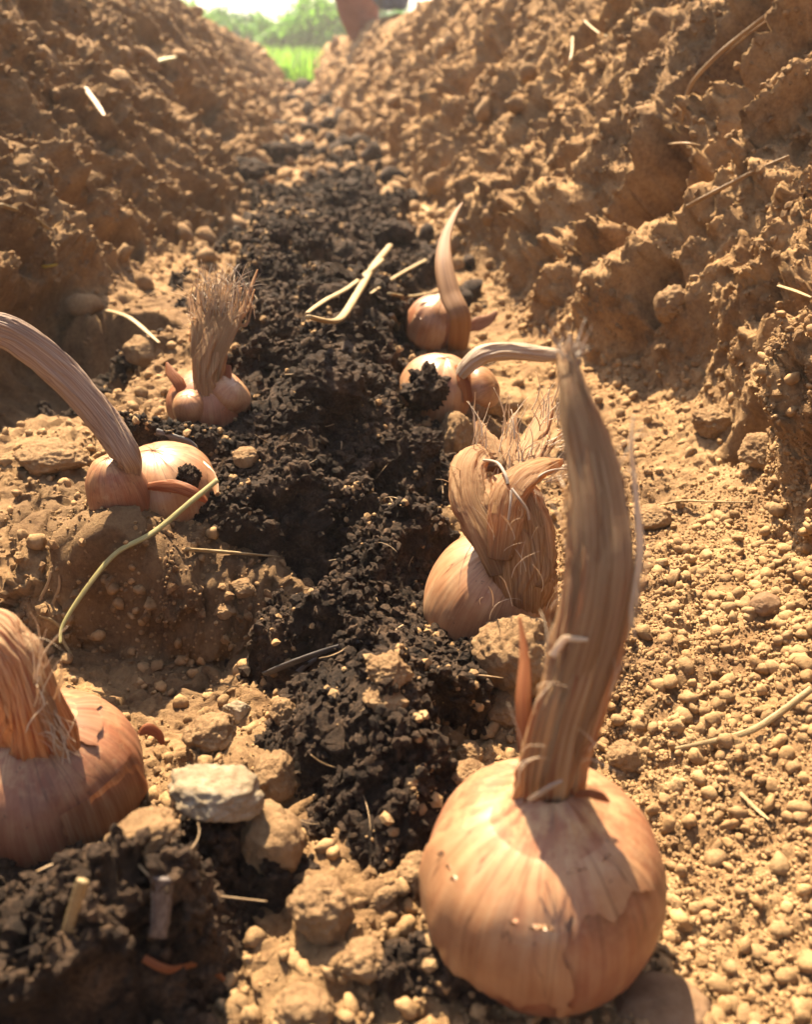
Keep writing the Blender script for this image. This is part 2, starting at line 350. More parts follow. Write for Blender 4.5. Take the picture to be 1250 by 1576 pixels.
# named hollows of the right-hand wall, carved where the photograph has them
MU, MV, MD = project(np.stack([X, YY, Z], -1))
def carve(u, v, ru, rv, ang, depth, d_far=9, pw=2.0):
    i = np.argmin(((MU - u) ** 2 + (MV - v) ** 2) + np.where(MD > 0.05, 0, 1e9) + MD * 40)
    ci, cj = np.unravel_index(i, MU.shape)
    d = MD[ci, cj]; cx = np.array([X[ci, cj], YY[ci, cj], Z[ci, cj]])
    ds = SS - SS[ci, cj]; dy = YY - YY[ci, cj]
    # ru = half width along the trench, rv = half length down the slope, metres
    c, s_ = math.cos(ang), math.sin(ang)
    a = (dy * c + ds * s_) / ru + 0.5 * vnoise(A * 30, B * 30, 0, 31) ; e = (-dy * s_ + ds * c) / rv
    r = np.sqrt(a * a + e * e)
    depth = depth * (2.1 if u > 500 else 1.4)
    return -depth * (1 - ss(r + 0.18 * cells(An * 40, Bn * 50, 85), 0.72, 1.05))
D += carve(1005, 330, 0.030, 0.045, 0.15, 0.034)
D += carve(890, 140, 0.034, 0.075, 0.25, 0.036)
D += carve(740, 150, 0.060, 0.090, 0.25, 0.036)
D += carve(575, 160, 0.11, 0.09, 0.1, 0.06)
D += carve(1170, 130, 0.022, 0.045, 0.1, 0.026)
D += carve(815, 390, 0.025, 0.022, 0.0, 0.014)
D += carve(1180, 690, 0.012, 0.022, 0.6, 0.006)
D += carve(1060, 480, 0.010, 0.016, 0.2, 0.007)
D += carve(90, 560, 0.085, 0.055, 0.0, 0.040) + carve(300, 200, 0.12, 0.05, 0.2, 0.03) + carve(130, 380, 0.05, 0.03, 0.3, 0.02)
vn = 0.0022 * keep(1 / 260) * (0.35 + 0.65 * roughm)
D = D + 0
GX = X + Nm[..., 0] * D; GY = YY + Nm[..., 1] * D; GZ = Z + Nm[..., 2] * D
GX = GX + vn * fbm(A * 260, B * 260, D * 200, 2, 101) + 0.004 * roughm * near * keep(1 / 80) * fbm(A * 80, B * 80, 0, 2, 103)
GY = GY + vn * fbm(A * 260, B * 260, D * 200, 2, 105) - 0.004 * roughm * near * keep(1 / 80) * np.abs(fbm(A * 80, B * 80, 0, 2, 107))
GZ = GZ + vn * fbm(A * 260, B * 260, D * 200, 2, 109)
# dark staining where compost mixes with the loam, then damp and painted shade at left
def blobs(lst):
    r = np.zeros_like(X)
    for (u, v, ru, rv, hgt) in lst:
        c = F(u, v); rx = abs(F(u + ru, v)[0] - c[0]); ry = abs(F(u, v - rv)[1] - F(u, v + rv)[1]) / 2
        r = np.maximum(r, hgt * (1.25 - np.sqrt(((X - c[0]) / rx) ** 2 + ((YY - c[1]) / ry) ** 2)))
    return r
CB = [(60, 1440, 260, 120, 1), (300, 1440, 170, 130, 1), (560, 1180, 150, 130, 1), (620, 1280, 110, 90, 1), (700, 1090, 90, 80, 1),
      (520, 1030, 140, 50, 1), (610, 930, 130, 70, 1), (470, 870, 190, 50, 1), (560, 780, 190, 90, 1), (450, 730, 150, 80, 1),
      (560, 680, 170, 60, 1), (500, 600, 130, 60, 1), (560, 540, 90, 50, 1), (440, 460, 60, 80, 1), (570, 390, 140, 70, 1), (470, 340, 110, 60, 1),
      (690, 1540, 110, 60, .8), (270, 800, 110, 30, .8), (860, 780, 60, 40, .8), (400, 250, 90, 22, 1), (560, 290, 90, 30, .8), (520, 250, 60, 18, .7), (860, 1100, 80, 40, .5), (80, 1570, 250, 80, 1),
      (600, 470, 60, 50, .8), (440, 205, 40, 12, .7)]
cm = blobs(CB) + (0.55 + 0.6 * ss(YY, .4, 1.0)) * fbm(A * 38, B * 38, 0, 3, 41) - 3 * ss(SS, sR - .05, sR - .02) - 2 * wallL - 0.25 * ss(YY, .5, 1.0) - 0.75 * ss(YY, .9, 2.2) - 0.12
dk = ss(cm, -0.15, 0.55) * 0.85 * (1 - wall)
dk = np.maximum(dk, 0.42 * ss(blobs([(300, 960, 170, 130, 1), (150, 880, 160, 60, 1), (430, 1010, 90, 60, 1)]) + 0.35 * fbm(A * 60, B * 60, 0, 3, 45), 0.0, 0.6))  # left slope: moist soil, with the shading of the slope painted in too
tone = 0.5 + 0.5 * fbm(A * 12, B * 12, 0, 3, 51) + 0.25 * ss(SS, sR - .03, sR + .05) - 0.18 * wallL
fo = ss(YY, 4.6, 5.8)
TV = np.stack([GX, GY, GZ], -1).reshape(-1, 3)
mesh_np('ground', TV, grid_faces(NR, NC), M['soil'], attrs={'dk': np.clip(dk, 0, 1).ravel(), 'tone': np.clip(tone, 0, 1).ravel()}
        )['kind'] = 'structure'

# ------------------------------------------------------------------ compost lying along the trench
thick = 0.020 * np.sqrt(ss(cm, 0.0, 0.9)) - 0.004
i0, i1 = np.searchsorted(Y, 0.03), np.searchsorted(Y, 3.6)
jm = (np.abs(SS[i0:i1]) < 0.30).any(0); j0, j1 = np.argmax(jm), len(jm) - np.argmax(jm[::-1])
sl_ = (slice(i0, i1), slice(j0, j1))
a_, b_ = A[sl_], B[sl_]
hc = thick[sl_] + 0.45 * D[sl_]
mound = np.zeros_like(Z)
for (u, v, ru, rv, h) in [(600, 700, 120, 50, .014), (450, 760, 110, 40, .008), (500, 640, 120, 40, .010), (600, 880, 110, 40, .010), (510, 560, 60, 35, .016), (640, 1200, 100, 60, .010), (560, 1060, 110, 50, .007),
                         (300, 1330, 110, 50, .012), (60, 1340, 90, 40, .010), (100, 1500, 150, 50, .012), (330, 1520, 130, 50, .012), (440, 450, 50, 40, .012), (600, 350, 90, 40, .012),
                         (620, 820, 90, 30, -.016), (500, 615, 60, 20, -.014), (640, 670, 40, 20, -.008), (520, 1270, 70, 50, -.010), (330, 1430, 110, 35, -.012), (30, 1400, 80, 30, -.008), (580, 960, 60, 25, -.008)]:
    mound += hill(u, v, ru, rv, h)
mound += hill(290, 812, 70, 20, .009, .024)
hc = hc + mound[sl_] * ss(cm[sl_], -0.1, 0.5)
cw = ss(cm[sl_], 0.0, 0.5)
wa = a_ + 0.004 * fbm(a_ * 150, b_ * 150, 0, 3, 111); wb = b_ + 0.004 * fbm(a_ * 150, b_ * 150, 0, 3, 113)
hc = hc * (1 - seatm[sl_]) + np.clip(hc, -.004, .004) * seatm[sl_]; cw = cw * (1 - .6 * seatm[sl_])
hc += cw * (0.0085 * (lumps(wa * 48, wb * 48, 13, 1.1) - .4) + 0.0060 * lumps(wa * 105, wb * 105, 14) * keep(1 / 105)[sl_] + 0.0034 * lumps(wa * 230, wb * 230, 15) * keep(1 / 230)[sl_]
            + 0.0055 * cells(wa * 90, wb * 100, 86) * keep(1 / 90)[sl_] + 0.0035 * cells(wa * 200, wb * 220, 87) * keep(1 / 200)[sl_] + 0.004 * np.abs(fbm(a_ * 170, b_ * 170, 0, 3, 88)) * keep(1 / 170)[sl_]
            + 0.0020 * lumps(a_ * 460, b_ * 460, 16) * keep(1 / 460)[sl_] + 0.0022 * fbm(a_ * 300, b_ * 300, 0, 3, 17))
CX = X[sl_] + Nm[sl_][..., 0] * hc + (0.003 * fbm(a_ * 120, b_ * 120, hc * 90, 2, 61) + 0.003 * keep(1 / 260)[sl_] * fbm(a_ * 260, b_ * 260, hc * 300, 2, 62)) * cw
CY = YY[sl_] + Nm[sl_][..., 1] * hc + (0.003 * fbm(a_ * 120, b_ * 120, hc * 90, 2, 64) + 0.003 * keep(1 / 260)[sl_] * fbm(a_ * 260, b_ * 260, hc * 300, 2, 65)) * cw - 0.25 * cw * 0.012 * lumps(a_ * 48, b_ * 48, 13, 1.1)
CZ = Z[sl_] + Nm[sl_][..., 2] * hc
ff = grid_faces(i1 - i0, j1 - j0); kp = (thick[sl_].ravel() > -0.0035)[ff].all(1)
ff = ff[kp]; used = np.unique(ff); remap = np.full((i1 - i0) * (j1 - j0), -1); remap[used] = np.arange(len(used))
CVt = np.stack([CX, CY, CZ], -1).reshape(-1, 3)[used]
ctone = 0.5 + 0.5 * fbm(a_ * 40, b_ * 40, 0, 3, 71).ravel()[used]
cmesh = mesh_np('compost', CVt, remap[ff], M['compost'], attrs={'dk': np.zeros(len(used)), 'tone': np.clip(ctone, 0, 1)})
setp(cmesh, 'dark crumbly compost spread along the floor of the trench', 'compost', kind='stuff')

# ------------------------------------------------------------------ screen-space index of the finished ground (to rest things on it)
ALL = np.concatenate([TV, CVt]); isC = np.concatenate([np.zeros(len(TV), bool), np.ones(len(CVt), bool)])
pu, pv, pd = project(ALL); Q = 4
okm = (pd > 0.03) & (pu > -200) & (pu < 1450) & (pv > -100) & (pv < 1700)
idx = np.nonzero(okm)[0]
bu = ((pu[idx] + 200) / Q).astype(int); bv = ((pv[idx] + 100) / Q).astype(int); W_ = 1650 // Q + 2; H_ = 1800 // Q + 2
ZB = np.full(W_ * H_, 1e9); np.minimum.at(ZB, bv * W_ + bu, pd[idx])
ZB = ZB.reshape(H_, W_)
for _ in range(2):                                    # close the small gaps
    hol = ZB > 1e8; pad = np.pad(ZB, 1, constant_values=1e9)
    nb = np.min([pad[1 + a:H_ + 1 + a, 1 + c:W_ + 1 + c] for a in (-1, 0, 1) for c in (-1, 0, 1)], 0); ZB = np.where(hol, nb, ZB)
def depth_at(u, v, r=1):
    i = int((v + 100) / Q); j = int((u + 200) / Q)
    blk = ZB[max(i - r, 0):i + r + 1, max(j - r, 0):j + r + 1]; blk = blk[blk < 1e8]
    return float(np.median(blk)) if len(blk) else 0.4
def G(u, v, r=1): return P(u, v, depth_at(u, v, r))

# ------------------------------------------------------------------ lumps (clods, crumbs)
def ico(sub):
    import bmesh
    bm = bmesh.new(); bmesh.ops.create_icosphere(bm, subdivisions=sub, radius=1)
    V = np.array([v.co[:] for v in bm.verts]); Fq = np.array([[v.index for v in f.verts] for f in bm.faces]); bm.free(); return V, Fq
ICO = {k: ico(k) for k in (1, 2, 3, 5, 6)}
def rocky(sub, seed, rough=0.25, facet=0.35, fine=0.0, freq=1.3):
    V, Fq = ICO[sub]; r = np.random.default_rng(seed)
    d = 1 + rough * fbm(V[:, 0] * freq, V[:, 1] * freq, V[:, 2] * freq + seed * 1.7, 3, seed % 50)
    for k in range(9):                                # planar cuts
        nn = r.normal(size=3); nn /= np.linalg.norm(nn); h = 1 - facet * r.random()
        pr = (V * d[:, None]) @ nn; over = np.maximum(pr - h, 0); d = d - 0.85 * over
    if fine: 
        d = d + fine * fbm(V[:, 0] * 6, V[:, 1] * 6, V[:, 2] * 6, 4, seed % 40) + fine * 0.8 * np.abs(fbm(V[:, 0] * 14, V[:, 1] * 14, V[:, 2] * 14, 2, 7 + seed % 40))
    return V * d[:, None], Fq
def rotm(n):
    qv = rng.normal(size=(n, 4)); qv /= np.linalg.norm(qv, axis=1, keepdims=True); a, b, c, d = qv.T
    return np.stack([np.stack([1 - 2 * (c * c + d * d), 2 * (b * c - a * d), 2 * (b * d + a * c)], -1),
                     np.stack([2 * (b * c + a * d), 1 - 2 * (b * b + d * d), 2 * (c * d - a * b)], -1),
                     np.stack([2 * (b * d - a * c), 2 * (c * d + a * b), 1 - 2 * (b * b + c * c)], -1)], 1)
def scatter(name, pts, rad, mat, label, cat, sub=1, rough=0.3, facet=0.4, squash=(0.7, 1.15), tone=None, fine=0.0):
    n = len(pts); Vs, Fs, ts = [], [], []; off = 0
    tmpl = [rocky(sub, 100 + k, rough, facet, fine, 1.6) for k in range(24)]
    R = rotm(n); sc = rng.uniform(squash[0], squash[1], (n, 3)) * rad[:, None]; which = rng.integers(0, 24, n)
    tn = rng.uniform(0.25, 0.85, n) if tone is None else tone
    for k in range(24):
        m = np.nonzero(which == k)[0]
        if not len(m): continue
        TVv, TF = tmpl[k]; v = np.einsum('nij,nvj->nvi', R[m], TVv[None] * sc[m][:, None, :]) + pts[m][:, None, :]
        nv = len(TVv); f = TF[None] + (np.arange(len(m)) * nv)[:, None, None] + off
        Vs.append(v.reshape(-1, 3)); Fs.append(f.reshape(-1, 3)); ts.append(np.repeat(tn[m], nv)); off += len(m) * nv
    V = np.concatenate(Vs); o = mesh_np(name, V, np.concatenate(Fs), mat, attrs={'dk': np.zeros(len(V)), 'tone': np.concatenate(ts)}, smooth=(sub > 1))
    return setp(o, label, cat, kind='stuff')

gu, gv, gd = project(TV); seen = (gd > 0.05) & (gu > -150) & (gu < 1400) & (gv > -60) & (gv < 1680)
ssf = SS.ravel(); yf = YY.ravel(); wf = wall.ravel(); cf = cm.ravel(); rf_ = roughm.ravel()
nmf = Nm.reshape(-1, 3)
srf = np.repeat(sR, NC, 1).ravel()
cellA = (0.0024 ** 2) * (yf ** 2 + ssf ** 2 + .03)      # area weight
def pick(weight, n):
    wgt = np.where(seen, weight * cellA, 0); c = np.cumsum(wgt); r = rng.random(n) * c[-1]; return np.searchsorted(c, r)
# round granules of the right-hand foot
gran = ss(ssf, srf - 0.05, srf - 0.02) * (1 - ss(ssf, srf + 0.07, srf + 0.12)) * (1 - ss(yf, 0.22, 0.36)) * (1 - ss(cf, 0.1, 0.4))
ii = pick(gran, 1900); rad = 0.0005 + 0.0022 * rng.random(len(ii)) ** 3.0
scatter('soil_granules', TV[ii] + nmf[ii] * (rad * 0.35)[:, None], rad, M['crumb'], 'pale rounded soil granules rolled to the foot of the right-hand wall', 'soil granules', sub=2, rough=0.75, facet=0.6, fine=.2, squash=(0.6, 1.15))
ii = pick(gran, 24000); rad = 0.00025 + 0.0008 * rng.random(len(ii)) ** 2
scatter('soil_crumbs', TV[ii] + nmf[ii] * (rad * 0.3)[:, None], rad, M['crumb'], 'fine dry crumbs and dust between the granules on the right', 'soil crumbs', sub=1, rough=0.5, facet=0.5)
# crumbs everywhere near
wgt = (0.25 + 0.75 * rf_) * (1 - ss(yf, 1.2, 2.2)) * (1 - 0.75 * ss(cf, 0.1, 0.4)) / (yf ** 2 + 0.05)
ii = pick(wgt * (1 + 4 * (1 - nmf[:, 2])) * (1 - .15 * wf) * (1 + 3 * seatm.ravel()), 46000); rad = (0.0004 + 0.0020 * rng.random(len(ii)) ** 6.0) * (1 + 0.8 * yf[ii])
big = rad > 0.0010; ib = ii[big & (wf[ii] < .35)]; rb = rad[big & (wf[ii] < .35)]; ii = ii[~big]; rad = rad[~big]
scatter('soil_crumbs', TV[ib] + nmf[ib] * (rb * 0.25)[:, None], rb, M['crumb'], 'larger loose tan lumps on the trench floor and walls', 'soil crumbs', sub=2, rough=0.8, facet=0.5, fine=.25, squash=(.6, 1.15))
scatter('soil_crumbs', TV[ii] + nmf[ii] * (rad * 0.3)[:, None], rad, M['crumb'], 'small tan soil crumbs loose on the trench floor and walls', 'soil crumbs', sub=1, rough=0.35, facet=0.4)
# grains on both banks and on the crumbled shelf under the left-hand bulbs
wgt = (wf * (.35 + .65 * rf_) * (1 - ss(yf, 1.6, 2.6)) + 1.6 * np.maximum(seatm, shed).ravel() * (1 - ss(yf, .5, .8)) * (1 - ss(cf, 0., .3))) / (yf ** 2 + .08)
ii = pick(wgt, 34000); rad = (0.0004 + 0.0016 * rng.random(len(ii)) ** 4) * (1 + 1.1 * yf[ii])
scatter('soil_crumbs', TV[ii] + nmf[ii] * (rad * 0.2)[:, None], rad, M['soil'], 'loose grains of soil clinging to both banks', 'soil grains', sub=1, rough=0.8, facet=0.5, squash=(.55, 1.2))
# broken clods along the far floor and the foot of both banks
wgt = ss(yf, .5, .8) * (1 - ss(yf, 3.2, 4.2)) * (1 - .8 * ss(wf, .3, .9)) / (yf ** 2 + .05)
ii = pick(wgt, 2200); rad = (0.0012 + 0.0105 * rng.random(len(ii)) ** 3.5) * (.6 + .5 * yf[ii])
scatter('soil_clods', TV[ii] + nmf[ii] * (rad * 0.5)[:, None], rad, M['clod'], 'broken brown clods strewn along the far floor of the trench', 'soil clods', sub=2, rough=0.7, facet=0.55, fine=.2)
ii = pick(wgt * (1 - ss(wf, .02, .2)), 300); rad = (0.0012 + 0.012 * rng.random(len(ii)) ** 3) * (.6 + .5 * yf[ii])
scatter('compost_crumbs', TV[ii] + nmf[ii] * (rad * 0.8)[:, None], rad, M['compost_clod'], 'dark lumps of compost strewn along the far floor of the trench', 'compost lumps', sub=2, rough=0.9, facet=0.6, fine=.3)
# compost crumbs
cu_, cv_, cd_ = project(CVt); sc_ = (cd_ > 0.05) & (cu_ > -150) & (cu_ < 1400) & (cv_ < 1680)
cwg = np.where(sc_, (CVt[:, 1] ** 2 + .03) / (CVt[:, 1] ** 2 + 0.04) , 0); c = np.cumsum(cwg)
ii = np.searchsorted(c, rng.random(64000) * c[-1]); rad = 0.0003 + 0.0015 * rng.random(len(ii)) ** 3.4; rad *= (1 + 1.2 * CVt[ii, 1])
scatter('compost_crumbs', CVt[ii] + np.array([0, 0, 1.0]) * (rad * 0.35)[:, None], rad, M['compost'], 'loose black crumbs of compost on the trench floor', 'compost crumbs', sub=1, rough=0.6, facet=0.5, squash=(0.45, 1.3), tone=rng.random(len(ii)))

ii = np.searchsorted(c, rng.random(12000) * c[-1]); ii = ii[(vnoise(CVt[ii, 0] * 45, CVt[ii, 1] * 45, 0, 121) > 0.15) & ((CVt[ii, 1] > .19) | (CVt[ii, 0] > -.02))]; rad = (0.0003 + 0.0015 * rng.random(len(ii)) ** 4) * (1 + CVt[ii, 1])
scatter('soil_crumbs', CVt[ii] + np.array([0, 0, 1.0]) * (rad * 0.5)[:, None], rad, M['crumb'], 'tan crumbs of soil fallen onto the dark compost', 'soil crumbs', sub=1, rough=0.35, facet=0.4)
# ------------------------------------------------------------------ swept strips and tubes
def spline(pts, n):
    p = np.asarray(pts, float); m = len(p)
    if m == 2: t = np.linspace(0, 1, n)[:, None]; return p[0] * (1 - t) + p[1] * t
    t = np.linspace(0, m - 1, n); i = np.clip(t.astype(int), 0, m - 2); f = (t - i)[:, None]
    g = lambda k: p[np.clip(k, 0, m - 1)]
    p0, p1, p2, p3 = g(i - 1), g(i), g(i + 1), g(i + 2)
    return 0.5 * (2 * p1 + (p2 - p0) * f + (2 * p0 - 5 * p1 + 4 * p2 - p3) * f ** 2 + (3 * p1 - p0 - 3 * p2 + p3) * f ** 3)
def frames(path, side=None):
    t = np.gradient(path, axis=0); t /= np.linalg.norm(t, axis=1, keepdims=True) + 1e-12
    s = np.array(side if side is not None else [1, 0, 0.01], float); out = []
    for k in range(len(path)):
        s = s - t[k] * (s @ t[k]); s /= np.linalg.norm(s) + 1e-12; out.append(s.copy())
    s = np.array(out); return t, s, np.cross(s, t)
def tube(path_pts, widths, thick, n=80, na=40, side=None, ridges=0.12, rf=9, seed=0, twist=0.0, cap=True, rag=0.0, crumple=0.0):
    """flattened, ridged tube; widths / thick are lists of half sizes along it"""
    path = spline(path_pts, n); t, s, nn = frames(path, side); v = np.linspace(0, 1, n)
    wd = np.interp(v, np.linspace(0, 1, len(widths)), widths); th = np.interp(v, np.linspace(0, 1, len(thick)), thick)
    k_ = np.ones(9) / 9
    if n > 20:
        wd = np.convolve(np.pad(wd, 4, mode='edge'), k_, 'valid'); th = np.convolve(np.pad(th, 4, mode='edge'), k_, 'valid')
    a = np.linspace(0, 2 * PI, na, endpoint=False)[None, :]; vv = v[:, None]
    aw = a + 0.5 * vnoise(vv * 3.5 + 0 * a, 0 * vv + 0 * a + 2, 0, seed + 21) + 0.25 * vnoise(vv * 9 + 0 * a, np.cos(a) * 1.5 + 0 * vv, 0, seed + 23)
    ca_, sa_ = np.cos(aw), np.sin(aw)
    rr = 1 + ridges * (0.9 * fbm(ca_ * 1.4, sa_ * 1.4, vv * 3.0, 2, seed) - 0.75 * np.abs(fbm(ca_ * rf * .3, sa_ * rf * .3, vv * 1.8, 2, seed + 4)) + 0.35 * vnoise(ca_ * rf, sa_ * rf, vv * 5, seed + 6))
    if crumple: rr = rr + crumple * fbm(np.cos(a) * 1.3 + 0 * vv, np.sin(a) * 1.3 + 0 * vv, vv * 14, 2, seed + 9)
    aa = a + twist * vv
    V = path[:, None, :] + (s[:, None, :] * (np.cos(aa) * rr * wd[:, None])[..., None]) + nn[:, None, :] * (np.sin(aa) * rr * th[:, None])[..., None]
    if rag:                                           # ragged tip: fibres end at different lengths
        ln = rag * (vnoise(np.cos(a) * 5, np.sin(a) * 5, 0, seed + 2)); sh = ln * ss(vv, 0.7, 1.0)
        V = V + t[-1][None, None, :] * sh[..., None]
    ca = np.cos(a) + 0 * vv; sa = np.sin(a) + 0 * vv
    Vf = V.reshape(-1, 3); fl = [grid_faces(n, na, True)]
    at = [ca.ravel(), sa.ravel(), (vv + 0 * a).ravel()]
    if cap:
        Vf = np.concatenate([Vf, [path[0]], [path[-1]]]); N0 = n * na; j = np.arange(na)
        fl.append(np.stack([np.full(na, N0), (j + 1) % na, j], -1)); fl.append(np.stack([np.full(na, N0 + 1), (n - 1) * na + j, (n - 1) * na + (j + 1) % na], -1))
        at = [np.append(at[0], [0, 0]), np.append(at[1], [0, 0]), np.append(at[2], [0, 1])]
    return Vf, fl, {'ca': at[0], 'sa': at[1], 'vl': at[2]}
def merge(parts):
    Vs, q4, t3, at = [], [], [], {'ca': [], 'sa': [], 'vl': []}; off = 0
    for V, fl, a in parts:
        Vs.append(V)
        for f in (fl if isinstance(fl, list) else [fl]):
            if len(f): (q4 if f.shape[1] == 4 else t3).append(np.asarray(f) + off)
        for k in at: at[k].append(a[k])
        off += len(V)
    fl = []
    if q4: fl.append(np.concatenate(q4))
    if t3: fl.append(np.concatenate(t3))
    return np.concatenate(Vs), fl, {k: np.concatenate(v) for k, v in at.items()}
def put(name, part, mat, parent=None, origin=None, **k):
    V, fl, at = part; o = mesh_np(name, V, fl, mat, parent, at, origin=origin); return setp(o, **k)
def fibres(root_fn, n, length, rad, spread, dirv, seed=0, curl=0.3, mid=7):
    """n thin loose hairs; root_fn(k) gives a start point"""
    r = np.random.default_rng(seed); out = []
    for k in range(n):
        p = np.array(root_fn(k), float); d = np.array(dirv, float) + r.normal(size=3) * spread; d /= np.linalg.norm(d)
        L = length * r.uniform(0.35, 1.1); c = r.normal(size=3) * curl; pts = [p - d * L * 0.25]
        for j in range(mid): pts.append(pts[-1] + d * L / mid); d = d + c * 0.25 + r.normal(size=3) * 0.08; d /= np.linalg.norm(d)
        r0 = rad * r.uniform(0.6, 1.4)
        V, fl, at = tube(pts, [r0, r0, r0 * 0.3], [r0 * .5, r0 * .5, r0 * 0.2], n=12, na=5, ridges=0, seed=k)
        at['ca'] = at['ca'] * 0.3 + r.normal() * 2; out.append((V, fl, at))
    return merge(out)
def blade(pts, w, th, n=60, side=None, seed=0, cup=0.3, rag=0.0, na=26):
    """a thin curved strip with two faces (flattened tube, cupped)"""
    V, fl, at = tube(pts, w, th, n=n, na=na, side=side, ridges=0.25, rf=7, seed=seed, rag=rag)
    return V, fl, at

# ------------------------------------------------------------------ bulbs
def bulb_profile(v, squat=1.0, shoulder=2.5):
    """v 0 bottom .. 1 top ; returns radius (unit) and height (unit, -1..1)"""
    th = (v - 0.5) * PI; r = np.abs(np.cos(th)) ** (2 / shoulder); z = np.sign(np.sin(th)) * np.abs(np.sin(th)) ** (2 / 2.15)
    return r, z
def bulb_surface(c, R, Hh, ax, v0, v1, a0, a1, nv, na, off=0.0, seed=0, shoulder=2.5, ribs=0.012, lop=0.04, edge=None, neck=0.0, closed=True, lift=None):
    v = np.linspace(v0, v1, nv)[:, None]; a = np.linspace(a0, a1, na, endpoint=not closed)[None, :]
    if edge is not None: v, a = edge(v + 0 * a, a + 0 * v)
    v = v + 0 * a; a = a + 0 * v
    r, z = bulb_profile(v, shoulder=shoulder)
    d = 1 + lop * fbm(np.cos(a) * 0.9 + 3, np.sin(a) * 0.9, v * 1.6, 2, seed) + ribs * fbm(np.cos(a) * 5, np.sin(a) * 5, v * 1.5, 3, seed + 3) + 0.5 * ribs * vnoise(np.cos(a) * 14, np.sin(a) * 14, v * 2, seed + 5)
    d = d + 0.022 * fbm(np.cos(a) * 2.1 + 5, np.sin(a) * 2.1, v * 3.5, 2, seed + 12) + ribs * 0.8 * fbm(np.cos(a) * 2.2, np.sin(a) * 2.2, v * 7, 3, seed + 8)
    d = d + 0.05 * fbm(np.cos(a) * 4.5, np.sin(a) * 4.5, v * 2 + 7, 3, seed + 15) * np.exp(-((1 - v) / 0.16))
    rr = R * r * d + off + (lift(v, a) if lift else 0)
    if neck: rr = rr + R * neck * np.exp(-((v - 1.0) / 0.07) ** 2)
    zz = Hh * z * (1 + 0.5 * (d - 1)) + (off * np.sign(z) * np.abs(z)) + (Hh * neck * 1.3 * np.exp(-((1 - v) / 0.06)))
    ax = np.array(ax, float); ax /= np.linalg.norm(ax); e1 = np.cross([0, 1, 0], ax); e1 /= np.linalg.norm(e1); e2 = np.cross(ax, e1)
    V = np.array(c) + (rr * np.cos(a))[..., None] * e1 + (rr * np.sin(a))[..., None] * e2 + zz[..., None] * ax
    at = {'ca': np.cos(a).ravel(), 'sa': np.sin(a).ravel(), 'vl': v.ravel()}
    return V.reshape(-1, 3), [grid_faces(nv, na, closed)], at
def bulb_body(name, root, c, R, Hh, ax=(0, 0, 1), seed=0, mat='skin', **k):
    part = bulb_surface(c, R, Hh, ax, 0.0, 1.0, 0, 2 * PI, 110, 220, seed=seed, **k)
    return put(name, part, M[mat], root)
def skin_flap(root, c, R, Hh, ax, v0, v1, a0, a1, seed, mat='flap', lift=0.0012, name='torn_skin', label=None, **k):
    """a piece of outer skin still clinging to the bulb, ragged and lifting at its edges"""
    def edge(v, a):
        tv = (v - v0) / (v1 - v0); ta = (a - a0) / (a1 - a0)
        v = v + (tv < 0.5) * (0.10 * (v1 - v0)) * (vnoise(a * 4, 0 * a, 0, seed) + .25 * vnoise(a * 15, 0 * a, 0, seed + 1)) * (1 - tv) * 1.6
        a = a + (0.13 * (a1 - a0)) * (vnoise(v * 7, 0 * v, 0, seed + 2) + 0.2 * vnoise(v * 37, 0 * v, 0, seed + 5)) * (np.abs(ta - .5) * 2) ** 2
        return v, a
    def lf(v, a):
        tv = np.clip((v - v0) / (v1 - v0), 0, 1); ta = np.clip((a - a0) / (a1 - a0), 0, 1)
        e = np.maximum((1 - tv) ** 3, (np.abs(ta - .5) * 2) ** 5)
        return lift * e * (0.6 + 0.8 * vnoise(a * 5, v * 9, 0, seed + 7)) + 0.00025
    Vo, fl, at = bulb_surface(c, R, Hh, ax, v0, v1, a0, a1, 36, 44, off=0.0003, seed=seed0_of(root), edge=edge, closed=False, lift=lf, **k)
    Vi = Vo - 0.00016 * (Vo - np.array(c)) / np.linalg.norm(Vo - np.array(c), axis=1, keepdims=True)
    part = merge([(Vo, fl, at), (Vi, [f[:, ::-1] for f in fl], at)])
    return put(name, part, M[mat], root, label=label)
_seed = {}
def seed0_of(root): return _seed[root.name]
def new_bulb(c, label, seed):
    o = empty('bulb', (float(c[0]), float(c[1]), float(c[2])), label, 'bulb', 'bulbs set out along the trench'); _seed[o.name] = seed; return o

# --- front right bulb with the tall stalk
c1 = P(838, 1352, 0.172); R1 = 0.0228; H1 = 0.0202; ax1 = (-0.02, -0.03, 1)
b1 = new_bulb(c1 - np.array([0, 0, H1]), 'large round copper brown bulb with a tall dry stalk, nearest the camera at the right', 3)
bulb_body('bulb_body', b1, c1, R1, H1, ax1, seed=3, lop=0.05, shoulder=2.6, ribs=0.006, neck=0.15)
skin_flap(b1, c1, R1, H1, ax1, 0.42, 0.97, PI * 1.02, PI * 1.52, 12, 'skin_pale', 0.0010, lop=0.05, shoulder=2.6, ribs=0.006)
put('torn_skin', blade([P(884, 1226, .158), P(902, 1221, .1575), P(925, 1226, .1575), P(938, 1234, .158)], [.0003, .0009, .0008, .0002], [.00025] * 2, n=40, seed=161, side=(0, .4, 1)), M['redflap'], b1, label='thin red scrap of skin beside the neck')
skin_flap(b1, c1, R1, H1, ax1, 0.70, 0.985, PI * 1.50, PI * 1.80, 14, 'skin_pale', 0.0006, lop=0.05, shoulder=2.6, ribs=0.006)
def neckpt(u, v, d): return P(u, v, d)
st = [P(842, 1270, .172), P(845, 1205, .161), P(868, 1110, .155), P(903, 1000, .1515), P(926, 880, .1495), P(924, 780, .149), P(905, 680, .149), P(886, 600, .1495), P(872, 545, .150)]
